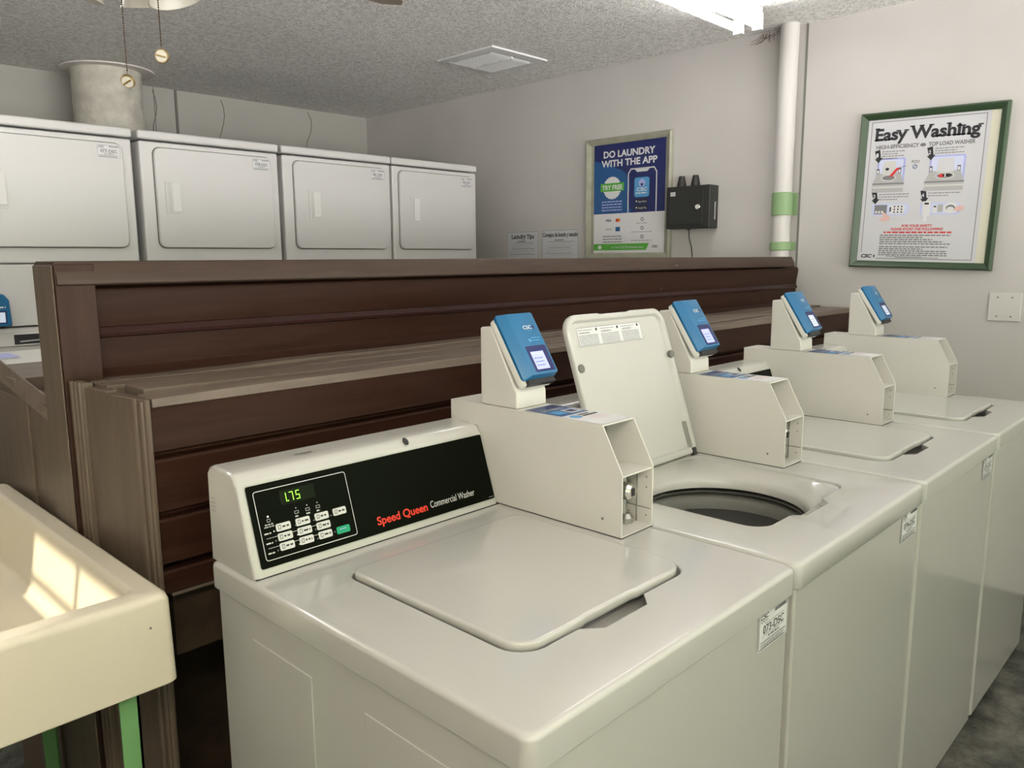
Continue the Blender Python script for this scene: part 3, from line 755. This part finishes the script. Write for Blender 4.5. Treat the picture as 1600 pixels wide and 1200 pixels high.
make_dryer(2.287, 2.955, 'stacked white dryer at the right end beside the poster wall', '082-DSC', 2.412, d0=2.334, d1=2.914)

# round column with a collar at the ceiling, behind the dryers
g = thing('round_column', 'thick round off-white column rising behind the dryers', 'column', (1.214, 4.37, FL))
MB().lathe([(.181, FL), (.181, CE-.004)], (1.214, 4.37, 0), COLP, 48).build('shaft', g)
MB().lathe([(.181, CE-.016), (.243, CE-.014), (.245, CE-.006), (.181, CE-.005)], (1.225, 4.37, 0), RINGP, 48).build('ceiling_collar', g, label='flat pinkish ring at the ceiling')
# battens and cracks of the back wall
struct(MB().box(1.717, 1.731, BY-.010, BY, FL, CE, SEAM).build('trim_1'))
struct(MB().box(1.586, 1.590, BY-.002, BY, FL, CE, SEAM).build('trim_2'))
for (cx, name) in ((2.033, 'a'), (2.69, 'b'), (1.575, 'c')):
    rnd = random.Random(cx)
    pts = [(cx+.02*math.sin(k*.9)+rnd.uniform(-.006, .006)+(-.03*(k/8)**2 if cx > 2 else .02*k/8), BY-.002, CE-.02-.05*k) for k in range(9)]
    o = MB().tube(pts, .0022, COB, 5).build('wall_crack'); o['kind'] = 'structure'

# ================================================================ RIGHT-HAND WALL THINGS (x = WX, faces -x; U runs along -y)
def on_wall(y_left, z_low, d=0): return Vector((WX-d, y_left, z_low))
U_ = -Y_
def frame(root, yl, yr, z0, z1, wf, dep, m, rot=0, name='frame'):
    mb = MB()
    def pr(i, dd): return [(WX-dd, yl-i, z0+i), (WX-dd, yr+i, z0+i), (WX-dd, yr+i, z1-i), (WX-dd, yl-i, z1-i)]
    mb.loft([pr(0, .001), pr(0, dep*.7), pr(wf*.25, dep), pr(wf*.6, dep*.8), pr(wf, dep*.45), pr(wf, .003)], m, False, False)
    return mb
# app poster
g = thing('framed_poster', 'blue laundry app poster in a pale sage green frame on the wall', 'poster', (WX, 2.08, .50))
yl, yr, z0, z1 = 2.471, 1.884, .500, 1.185
frame(g, yl, yr, z0, z1, .034, .028, SAGE).build('frame', g)
MB().box(WX-.008, WX-.001, yr+.02, yl-.02, z0+.02, z1-.02, SAGE).build('mount', g)
w_, h_ = .490, .615
s = Sheet((WX-.0085, yl-.055, z0+.035), U_, Z_)
s.rect(0, 0, w_, h_, WHITE, 0)
s.rect(0, h_*.365, w_, h_, NAVY, 1)
s.poly([(0, h_*.365), (w_*.55, h_*.365), (w_*.42, h_*.62), (w_*.30, h_*.80), (0, h_*.86)], MIDB, 2)
s.disc(w_*.30, h_*.60, w_*.22, MIDB, 3, 30)
s.text('DO LAUNDRY', w_*.5, h_*.878, h_*.060, WHITE, 4, width=w_*.72, bold=.03, align='c')
s.text('WITH THE APP', w_*.5, h_*.795, h_*.060, WHITE, 4, width=w_*.78, bold=.03, align='c')
s.star(w_*.27, h_*.60, w_*.135, WHITE, 4); s.rect(w_*.10, h_*.57, w_*.44, h_*.645, GREENI, 5); s.text('TRY FREE', w_*.27, h_*.585, h_*.042, WHITE, 6, width=w_*.29, bold=.03, align='c')
for i in range(4): s.lines(w_*.12, w_*.44, h_*(.47-.026*i), LAV, h_*.010, 4)
ph = [(w_*.52, h_*.365)]+[(w_*.52+w_*.36*a, h_*.76-h_*.0*a) for a in (0, 1)]+[(w_*.88, h_*.365)]
for (a, b, c_, d_) in ((.50, .365, .50, .72), (.885, .365, .885, .72), (.53, .755, .855, .755)): s.line(w_*a, h_*b, w_*c_, h_*d_, w_*.014, WHITE, 4)
s.line(w_*.50, h_*.715, w_*.535, h_*.755, w_*.014, WHITE, 4); s.line(w_*.885, h_*.715, w_*.85, h_*.755, w_*.014, WHITE, 4)
s.poly([(w_*.58, h_*.755), (w_*.80, h_*.755), (w_*.76, h_*.725), (w_*.62, h_*.725)], WHITE, 4)
s.rr(w_*.585, h_*.50, w_*.79, h_*.675, w_*.03, SKYB, 4); s.text('CSC', w_*.69, h_*.555, h_*.03, WHITE, 5, width=w_*.14, bold=.03, align='c'); s.lines(w_*.61, w_*.77, h_*.53, WHITE, h_*.012, 5)
s.disc(w_*.69, h_*.625, w_*.045, LAV, 5); s.poly([(w_*.665, h_*.62), (w_*.715, h_*.62), (w_*.69, h_*.59)], NAVY, 6)
for v_, t_ in ((.442, 'App Store'), (.385, 'Google Play')):
    s.rect(w_*.60, h_*v_, w_*.77, h_*(v_+.042), INK, 5); s.text(t_, w_*.64, h_*(v_+.010), h_*.018, WHITE, 6, width=w_*.115); s.disc(w_*.618, h_*(v_+.021), w_*.010, WHITE, 6)
s.text('VISA', w_*.18, h_*.292, h_*.022, NAVY, 2, width=w_*.08, bold=.03, shear=.2); s.disc(w_*.345, h_*.302, w_*.020, REDI, 2); s.disc(w_*.372, h_*.302, w_*.020, ORANGE, 3)
s.text('DISCOVER', w_*.18, h_*.215, h_*.012, INK, 2, width=w_*.09); s.rect(w_*.325, h_*.200, w_*.39, h_*.24, MIDB, 2)
for i in range(3): s.lines(w_*.14, w_*.44, h_*(.150-.026*i), GRINK, h_*.009, 2); s.disc(w_*.70, h_*(.302-.078*i), w_*.022, GRINK, 2); s.disc(w_*.70, h_*(.302-.078*i), w_*.012, WHITE, 3); s.lines(w_*(.62-.07*(i > 0)), w_*(.78+.08*(i > 0)), h_*(.262-.078*i), LGINK, h_*.009, 2)
s.poly([(0, h_*.025), (w_*.76, h_*.025), (w_*.80, h_*.085), (0, h_*.085)], GREENI, 2); s.text('or visit CSCPayMobile.com', w_*.27, h_*.042, h_*.022, WHITE, 3, width=w_*.45)
s.rr(w_*.07, h_*.038, w_*.12, h_*.070, w_*.01, WHITE, 3)
s.text('CSC', w_*.84, h_*.045, h_*.020, INK, 3, width=w_*.08, bold=.03, shear=.2)
s.build('printed_sheet', g)

# easy washing poster in a dark green frame, hung slightly out of true
g = thing('framed_poster', 'easy washing instruction poster in a dark green frame, slightly tilted', 'poster', (WX, .56, .45))
yl, yr, z0, z1 = .900, .319, .450, 1.127
tilt = math.radians(-1.6); pc = ((yl+yr)/2, (z0+z1)/2)
def tl(v):
    a, b = v[1]-pc[0], v[2]-pc[1]; c_, s_ = math.cos(-tilt), math.sin(-tilt)
    return (v[0], pc[0]+a*c_-b*s_, pc[1]+a*s_+b*c_)
frame(g, yl, yr, z0, z1, .030, .034, DKGREEN).xform(tl).build('frame', g)
MB().box(WX-.010, WX-.001, yr+.015, yl-.015, z0+.015, z1-.015, CREAMP).xform(tl).build('mount', g)
w_, h_ = .486, .616
s = Sheet((WX-.0105, yl-.030, z0+.031), U_, Z_)
s.rect(0, 0, w_, h_, PAPER, 0); s.box(w_*.03, h_*.015, w_*.97, h_*.985, w_*.006, GRINK, 1)
s.rect(0, h_*.0, w_*.17, h_*.06, PAPER, 2)
s.serif('Easy Washing', w_*.07, h_*.855, h_*.082, w_*.86, INK, 2, .035)
s.text('HIGH-EFFICIENCY', w_*.085, h_*.795, h_*.026, GRINK, 2, width=w_*.37, bold=.035); s.disc(w_*.485, h_*.806, w_*.025, GRINK, 2, ry=h_*.012); s.text('TOP LOAD WASHER', w_*.53, h_*.795, h_*.026, GRINK, 2, width=w_*.37, bold=.035)
def arrow(u, v, t_):
    s.poly([(u, v+.040), (u+.022, v+.046), (u+.028, v+.010), (u+.036, v+.010), (u+.020, v-.012), (u+.002, v+.006), (u+.010, v+.007)], INK, 3); s.text(t_, u+.008, v+.014, .016, WHITE, 4, width=.009, bold=.02)
for (u, v, k, sc) in ((.085, .525, 0, 1.0), (.530, .525, 1, 1.18)):
    U0, V0 = w_*u, h_*v; a = .118*sc
    s.rr(U0+.012, V0+.018, U0+a+.012, V0+.125, .010, LAV, 2)
    s.rr(U0+.020, V0+.024, U0+a+.004, V0+.118, .008, PALEB, 3)
    s.poly([(U0, V0+.018), (U0+a+.012, V0+.018), (U0+a-.004, V0+.060), (U0+.016, V0+.060)], LGINK, 4)
    s.rect(U0-.002, V0-.022, U0+a+.012, V0+.014, LGINK, 4); s.rect(U0-.002, V0-.004, U0+a+.012, V0+.004, BTN, 5); s.rect(U0-.002, V0+.012, U0+a+.014, V0+.018, GRINK, 5)
    s.disc(U0+a*.55, V0+.040, .032*sc, BTN, 5, ry=.015); s.disc(U0+a*.55, V0+.040, .027*sc, GRINK, 6, ry=.010)
    s.poly([(U0+a*.30, V0+.055), (U0+a*.80, V0+.055), (U0+a*.76, V0+.112), (U0+a*.34, V0+.112)], PAPER if k else BTN, 5)
    for q in (.10, .88): s.rect(U0+a*q, V0+.058, U0+a*q+.012, V0+.080, INK, 5); s.rect(U0+a*q+.002, V0+.060, U0+a*q+.010, V0+.075, WHITE, 6)
    if k: s.disc(U0+a*.46, V0+.040, .012, REDI, 7, ry=.007); s.disc(U0+a*.56, V0+.041, .010, WHITE, 7, ry=.006); s.disc(U0+a*.66, V0+.041, .012, INK, 7, ry=.007)
    else:
        s.poly([(U0+a*.55, V0+.045), (U0+a*.68, V0+.045), (U0+a*.95, V0+.085), (U0+a*.80, V0+.080)], REDI, 7); s.line(U0+a*.9, V0+.083, U0+a*1.15, V0+.088, .0015, NAVY, 7); s.disc(U0+a*.48, V0+.078, .008, INK, 7, ry=.006)
    arrow(U0-.004, V0+.118, '12'[k])
    for i in range(4 - k): s.lines(U0+.028, U0+a+.012-.03*(i % 2), V0+.152-.010*i, GRINK, .0035, 2)
s.text('POD', w_*.405, h_*.685, h_*.020, INK, 2, width=w_*.065); s.disc(w_*.435, h_*.66, .0095, MIDB, 2); s.disc(w_*.435, h_*.66, .007, PAPER, 3); s.line(w_*.423, h_*.65, w_*.447, h_*.67, .002, MIDB, 4)
for k, u in enumerate((.09, .51)):
    U0, V0 = w_*u, h_*.325
    s.rr(U0, V0, U0+.160, V0+.052, .016, PALEB, 2); s.loop(rrpts(U0+.003, V0+.003, U0+.157, V0+.049, .014), .0015, LAV, 3)
    if k == 0:
        s.rect(U0+.014, V0+.006, U0+.068, V0+.046, GRINK, 4); s.rect(U0+.080, V0+.006, U0+.140, V0+.046, WHITE, 4); s.rect(U0+.080, V0+.016, U0+.086, V0+.036, INK, 5)
        for i in range(3):
            s.rect(U0+.018+i*.013, V0+.010, U0+.027+i*.013, V0+.020, WHITE, 5)
            for j in range(3): s.disc(U0+.100+i*.015, V0+.014+j*.012, .0035, INK, 5)
        s.poly([(U0+.048, V0+.012), (U0+.056, V0+.014), (U0+.082, V0-.004), (U0+.084, V0-.020), (U0+.058, V0-.028), (U0+.036, V0-.016), (U0+.056, V0-.006)], PINK, 6)
    else:
        s.rect(U0+.012, V0-.004, U0+.042, V0+.058, WHITE, 5); s.rect(U0+.018, V0+.044, U0+.036, V0+.052, INK, 6); s.poly([(U0+.022, V0+.006), (U0+.030, V0+.006), (U0+.034, V0-.028), (U0+.016, V0-.028)], WHITE, 6)
        s.rect(U0+.052, V0+.008, U0+.070, V0+.040, WHITE, 5); s.rect(U0+.056, V0+.032, U0+.066, V0+.038, INK, 6); s.rect(U0+.072, V0+.012, U0+.092, V0+.044, LGINK, 5)
        s.disc(U0+.122, V0+.028, .028, WHITE, 5, ry=.024); s.disc(U0+.122, V0+.028, .018, GRINK, 6, ry=.013); s.disc(U0+.122, V0+.024, .014, WHITE, 7, ry=.009); s.poly([(U0+.134, V0+.020), (U0+.150, V0+.012), (U0+.176, V0+.024), (U0+.170, V0+.038), (U0+.148, V0+.036)], PINK, 8)
    arrow(U0-.004, V0+.062, '34'[k])
    for i in range(3 - k): s.lines(U0+.028, U0+.165-.05*(i == 2 - k), V0+.090-.011*i, GRINK, .0035, 2)
s.text('FOR YOUR SAFETY', w_*.5, h_*.243, h_*.017, REDI, 2, width=w_*.26, align='c', bold=.03, shear=.2)
s.text('PLEASE AVOID THE FOLLOWING', w_*.5, h_*.220, h_*.017, REDI, 2, width=w_*.44, align='c', bold=.03, shear=.2)
s.lines(w_*.22, w_*.84, h_*.200, REDI, h_*.010, 2)
for i in range(5): s.lines(w_*.19, w_*(.84 if i in (0, 4) else .50+.09*i), h_*(.180-.015*i), GRINK, h_*.008, 2)
for i in range(5): s.lines(w_*.19, w_*(.60 if i == 1 else .82), h_*(.098-.0145*i), GRINK, h_*.008, 2)
for i in range(2): s.lines(w_*(.26 if i == 0 else .34), w_*(.60+.14*i), h_*(.030-.0*i)-i*.0035, GRINK, h_*.0045, 3)
s.text('CSC', w_*.035, h_*.022, h_*.024, INK, 3, width=w_*.10, bold=.05, shear=.25); s.poly([(w_*.150, h_*.046), (w_*.163, h_*.034), (w_*.150, h_*.020), (w_*.145, h_*.034)], INK, 3)
s.mb.xform(tl); s.build('printed_sheet', g)

# two laundry tip sheets
for (yl, yr, zt, head, lab) in ((3.143, 2.859, .681, 'Laundry Tips', 'white laundry tips sheet, left one of two beside the app poster'), (2.834, 2.534, .684, 'Consejos de lavado y secado', 'white Spanish laundry advice sheet right beside the app poster frame')):
    w_ = yl-yr; h_ = .36; s = Sheet((WX-.0015, yl, zt-h_), U_, Z_)
    s.mb.flat = True
    s.mb.box(WX-.0015, WX-.0002, yr, yl, zt-h_, zt, PAPER)
    s.rect(0, 0, w_, h_, PAPER, 1); s.box(.004, .004, w_-.004, h_-.004, .0028, GRINK, 2)
    if head[0] == 'L': s.serif(head, w_*.16, h_-.048, .026, w_*.70, INK, 2, .03)
    else: s.text(head, w_*.5, h_-.045, .026, INK, 2, width=w_*.94, bold=.03, align='c')
    s.rect(w_*.35, h_-.068, w_*.60, h_-.064, INK, 2)
    for i in range(22):
        a_ = random.uniform(.08, .25); b_ = random.uniform(.75, .93)
        s.lines(w_*a_, w_*b_, h_-.078-.012*i, LGINK if i % 3 else GRINK, .0035, 2, fill=1)
    tag(s.build('notice_sheet'), lab, 'notice')

# black lock box / gateway with two stub aerials and a cord
g = thing('wall_box', 'small black lockable steel box with a dangling cord, right of the app poster', 'box', (WX, 1.69, .65))
bx0 = WX-.090
ya_, yb_ = 1.605, 1.865
MB().box(bx0, WX-.001, ya_, yb_, .656, .875, BOXBLK).build('case', g, bevel=.005)
MB().box(bx0-.003, bx0+.002, ya_+.030, yb_-.018, .672, .858, BLACK).build('door_gap', g)
MB().box(bx0-.006, bx0-.001, ya_+.036, yb_-.024, .677, .853, BOXBLK).build('door', g, bevel=.002)
MB().lathe([(.015, 0), (.015, -.008), (.012, -.012)], (bx0-.005, ya_+.062, .764), CHROME, 20, 'x').build('lock', g, label='round chrome lock')
s = Sheet((bx0-.0064, yb_-.030, .826), U_, Z_); s.rect(0, 0, .030, .009, WHITE, 1); s.rect(0, .011, .030, .020, WHITE, 1); s.lines(.003, .027, .004, GRINK, .002, 2); s.lines(.003, .027, .014, GRINK, .002, 2); s.build('small_label', g)
s = Sheet((bx0+.05, ya_-.0002, .70), X_, Z_); s.rect(0, 0, .012, .09, LGINK, 1); s.build('side_label', g)
for yy in (yb_-.065, yb_-.148):
    MB().lathe([(.026, 0), (.024, .012), (.016, .052), (.014, .056)], (bx0+.045, yy, .875), BLACK, 20).build('antenna', g, label='black stub aerial')
y_ = yb_-.115
MB().tube([(bx0+.045, y_, .658), (bx0+.046, y_-.003, .61), (bx0+.052, y_-.015, .56), (bx0+.058, y_-.017, .52), (bx0+.062, y_-.015, .46), (bx0+.06, y_-.015, .30)], .003, BLACK, 8).lathe([(.010, 0), (.010, -.008)], (bx0+.045, y_, .658), BLACK, 12).build('cord', g, label='thin black cord')

# pipe with green bands
g = thing('vertical_pipe', 'white vertical pipe with two green painted bands in the wall corner', 'pipe', (WX-.05, 1.235, FL))
MB().lathe([(.043, FL), (.043, CE)], (WX-.048, 1.235, 0), PIPEW, 28).build('pipe', g)
for a_, b_ in ((.703, .812), (.536, .578)):
    MB().lathe([(.045, a_), (.050, a_+.003), (.050, b_-.003), (.045, b_)], (WX-.048, 1.235, 0), PGREEN, 28).box(WX-.012, WX-.001, 1.18, 1.29, a_+.002, b_-.002, PGREEN).build('pipe_strap', g, label='pale green strap')
struct(MB().box(WX-.005, WX, 1.166, 1.174, .30, CE, SEAM).build('trim_3'))

# blank wall plate
g = thing('blank_wall_plate', 'off-white blank double plate on the wall above the farthest washer', 'wall plate', (WX, .27, .236))
MB().box(WX-.007, WX-.0005, .212, .331, .236, .353, PLATE).build('plate', g, bevel=.004, segs=3)
for yy in (.246, .298):
    for zz in (.256, .334): MB().lathe([(.0035, 0), (.003, -.0015)], (WX-.007, yy, zz), SEAM, 10, 'x').build('screw', g)

# cobwebs at the top of the pipe
cb = MB(); rnd = random.Random(5)
for k in range(16):
    a0 = Vector((WX-.004, 1.30+rnd.uniform(0, .10), CE-.003-rnd.uniform(0, .02))); a1 = a0+Vector((-rnd.uniform(0, .03), rnd.uniform(-.02, .06), -rnd.uniform(.0, .05)))
    cb.tube([a0, (a0+a1)/2+Vector((-.004, 0, -.01)), a1], .0012, COB, 4)
cb.tube([(WX-.004, 1.303, CE-.05), (WX-.004, 1.29, CE-.10), (WX-.004, 1.286, CE-.2), (WX-.004, 1.29, CE-.32), (WX-.004, 1.287, CE-.5)], .0012, COB, 4)
o = cb.build('cobweb'); tag(o, 'dusty brown cobweb strands at the top of the white pipe', 'cobweb'); o['kind'] = 'stuff'

# ================================================================ CEILING THINGS
g = thing('ceiling_vent', 'square white air vent set in the popcorn ceiling', 'vent', (2.623, 2.682, CE))
vm = MB(); vx, vy, hw = 2.623, 2.682, .213
vm.loft([[(vx-hw+i, vy-hw+i, CE-z), (vx+hw-i, vy-hw+i, CE-z), (vx+hw-i, vy+hw-i, CE-z), (vx-hw+i, vy+hw-i, CE-z)] for i, z in ((0, .001), (0, .010), (.045, .014), (.05, .010))], WHITEMET, False, True)
vm.build('vent_frame', g)
vs_ = MB()
for k in range(12):
    y = vy-.145+.0255*k
    vs_.prism([(y, CE-.012), (y+.018, CE-.020), (y+.019, CE-.0185), (y+.002, CE-.0105)], vx-.15, vx+.15, WHITEMET)
vs_.box(vx-.006, vx+.006, vy-.15, vy+.15, CE-.022, CE-.010, WHITEMET); vs_.build('louvres', g)

def light_strip(x0, x1, yc, label, TUBE=TUBE):
    g = thing('fluorescent_light', label, 'ceiling light', ((x0+x1)/2, yc, CE), 'bare two-tube fluorescent ceiling lights')
    MB().prism([(yc-.055, CE-.001), (yc-.055, CE-.030), (yc-.030, CE-.052), (yc+.030, CE-.052), (yc+.055, CE-.030), (yc+.055, CE-.001)], x0, x1, WHITEMET).build('channel', g, bevel=.002)
    for dy in (-.045, .045):
        tb = MB().lathe([(.0165, x0+.035), (.0165, x1-.035)], (0, yc+dy, CE-.075), TUBE, 20, 'x'); tb.build('tube', g, label='glowing tube')
        for xe in (x0+.012, x1-.034): MB().box(xe, xe+.022, yc+dy-.020, yc+dy+.020, CE-.098, CE-.030, WHITEMET).build('lamp_holder', g)
    return g
light_strip(1.60, 2.82, 1.262, 'glowing fluorescent strip light on the ceiling at the top right')
light_strip(-1.0, .22, 2.35, 'fluorescent strip light on the ceiling above the dryer aisle')  # out of view, added to light the dryers
light_strip(-1.95, -.73, -1.30, 'fluorescent strip light on the ceiling behind the camera', TUBEW)  # out of view, added as warm fill from the left front

# ceiling fan with light kit and pull chains
fx, fy = .085, 1.10
g = thing('ceiling_fan', 'ceiling fan with frosted lamp shades and two hanging pull chains', 'ceiling fan', (fx, fy, CE))
MB().lathe([(.06, CE), (.065, CE-.03), (.02, CE-.06), (.014, CE-.06)], (fx, fy, 0), FANW, 24).lathe([(.012, CE-.04), (.012, 1.37)], (fx, fy, 0), FANW, 12).build('downrod', g)
MB().lathe([(.03, 1.39), (.10, 1.37), (.12, 1.33), (.12, 1.26), (.10, 1.23), (.05, 1.215)], (fx, fy, 0), FANW, 32).build('motor_housing', g, bevel=0)
MB().lathe([(.05, 1.22), (.055, 1.18), (.045, 1.14), (.02, 1.125)], (fx, fy, 0), FANW, 24).build('light_kit', g)
for k in range(4):
    a = math.radians(22+90*k); c_, s_ = math.cos(a), math.sin(a)
    b = MB().loft([[(.15, -.045, 1.255), (.15, .045, 1.270), (.15, .045, 1.276), (.15, -.045, 1.261)], [(.40, -.062, 1.252), (.40, .062, 1.274), (.40, .062, 1.280), (.40, -.062, 1.258)], [(.93, -.066, 1.245), (.93, .066, 1.267), (.93, .066, 1.273), (.93, -.066, 1.251)], [(.975, -.035, 1.25), (.975, .035, 1.262), (.975, .035, 1.268), (.975, -.035, 1.256)]], FANB)
    b.box(.09, .20, -.015, .015, 1.255, 1.262, BRASS)
    b.xform(lambda v: (fx+v[0]*c_-v[1]*s_, fy+v[0]*s_+v[1]*c_, v[2])); b.build('blade', g)
for k, (sx, sy, zb) in enumerate(((.150, 1.045, 1.000), (.010, 1.19, 1.010), (.0, 1.02, 1.0), (.15, 1.17, 1.01))):
    ax = Vector((sx-fx, sy-fy, 0)).normalized()
    sh = MB(); prof = [(.018, .115), (.024, .105), (.034, .08), (.042, .045), (.050, .012), (.056, .0), (.053, .0), (.047, .012), (.039, .045), (.031, .08)]
    sh.lathe(prof, (0, 0, 0), GLASSF, 28, cap=False)
    q = Matrix.Rotation(math.radians(18), 3, Vector((-ax.y, ax.x, 0)))
    c0 = Vector((sx, sy, zb))
    sh.xform(lambda v: c0 - q@Vector((0, 0, .0)) + (q.inverted())@v)
    so = sh.build('lamp_shade', g, label='cream frosted glass shade')
    top = c0+(q.inverted())@Vector((0, 0, .115))
    MB().tube([top, (top+Vector((fx, fy, 1.16)))/2+Vector((0, 0, .02)), (fx+ax.x*.03, fy+ax.y*.03, 1.16)], .008, FANW, 8).build('lamp_arm', g)
for (cx, cy, zb, dm_) in ((.067, 1.101, .855, 1), (.118, 1.060, .902, 0)):
    ch = MB(); z = zb+.010
    while z < 1.13:
        ch.lathe([(.0004, -.0017), (.0016, -.0008), (.0016, .0008), (.0004, .0017)], (cx, cy, z), CHAIN, 6); z += .0042
    ch.tube([(cx, cy, zb), (cx, cy, 1.13)], .0005, CHAIN, 4)
    co = ch.build('pull_chain', g)
    fb = MB(); fb.lathe([(.0125, -.003), (.0135, 0), (.0125, .003)], (0, 0, 0), BRASS, 24, 'y').lathe([(.0105, -.0042), (.0108, -.0036), (.0105, -.003)], (0, 0, 0), GLASSF, 20, 'y').box(-.009, .009, -.0055, -.004, -.0015, .0015, BRASS)
    ty = math.radians(-70 if dm_ else 35); tz = math.radians(-44)
    mt = Matrix.Rotation(tz, 3, 'Z')@Matrix.Rotation(math.radians(38 if dm_ else 12), 3, 'X')@Matrix.Rotation(ty*.4, 3, 'Y')
    fb.xform(lambda v: Vector((cx, cy, zb-.010))+mt@v); fb.build('pull_medallion', co, label='brass medallion')

# ================================================================ LAUNDRY SINK at lower left
tx1, ty0, tz1 = -.092, .690, -.010
tx0, ty1, tz0 = -.70, 1.60, -.163
g = thing('laundry_sink', 'cream fibreglass laundry sink on green legs at the lower left', 'sink', ((tx0+tx1)/2, (ty0+ty1)/2, FL))
def rct(i, z, r, dy=0, sl=0): return [(p[0], p[1], z) for p in rrpts(tx0+i+sl, ty0+i+dy, tx1-i-sl, ty1-i, r, 5)]
mb = MB()
mb.loft([rct(.0, tz0, .012), rct(-.004, tz0+.004, .012), rct(-.002, tz1-.014, .014), rct(.001, tz1-.005, .014), rct(.008, tz1, .014),
         rct(.034, tz1, .02), rct(.040, tz1-.003, .02), rct(.044, tz1-.012, .02), rct(.062, tz1-.125, .03), rct(.075, tz1-.142, .04), rct(.10, tz1-.147, .05)], CREAM, False, True)
mb.loft([rct(.0, tz0, .012), rct(.05, tz0, .012), rct(.09, tz0+.002, .04)], CREAM, False, True)
mb.build('basin', g, angle=50, wn=True)
s_ = MB()
for (x, z) in ((-.125, -.06), (-.245, -.155)): s_.lathe([(.002, 0), (.002, -.001)], (x, ty0-.0025, z), SEAM, 8, 'y')
s_.build('pinholes', g)
def leg(x0, y0, x1, y1, w_=.030):
    m_ = MB(); m_.loft([[(x0, y0, tz0+.03), (x0+w_, y0, tz0+.03), (x0+w_, y0+.004, tz0+.03), (x0, y0+.004, tz0+.03)], [(x1, y1, FL), (x1+w_, y1, FL), (x1+w_, y1+.004, FL), (x1, y1+.004, FL)]], TUBGREEN)
    m_.loft([[(x0+w_-.004, y0, tz0+.03), (x0+w_, y0, tz0+.03), (x0+w_, y0+w_, tz0+.03), (x0+w_-.004, y0+w_, tz0+.03)], [(x1+w_-.004, y1, FL), (x1+w_, y1, FL), (x1+w_, y1+w_, FL), (x1+w_-.004, y1+w_, FL)]], TUBGREEN)
    m_.build('leg', g)
leg(-.172, .712, -.176, .712); leg(-.66, .712, -.66, .712); leg(-.135, 1.36, -.12, 1.40); leg(-.66, 1.50, -.66, 1.52)
MB().tube([(-.40, 1.15, -.29), (-.40, 1.15, -.45), (-.36, 1.16, -.50), (-.28, 1.18, -.46), (-.22, 1.22, -.40), (-.19, 1.30, -.45), (-.2, 1.5, -.50)], .018, HOSE, 12).build('drain_pipe', g, label='grey curved drain pipe')

# ---------------------------------------------------------------- lift everything so the floor is at z = 0
for o in TOP + [cam, sun]: o.location.z += LIFT
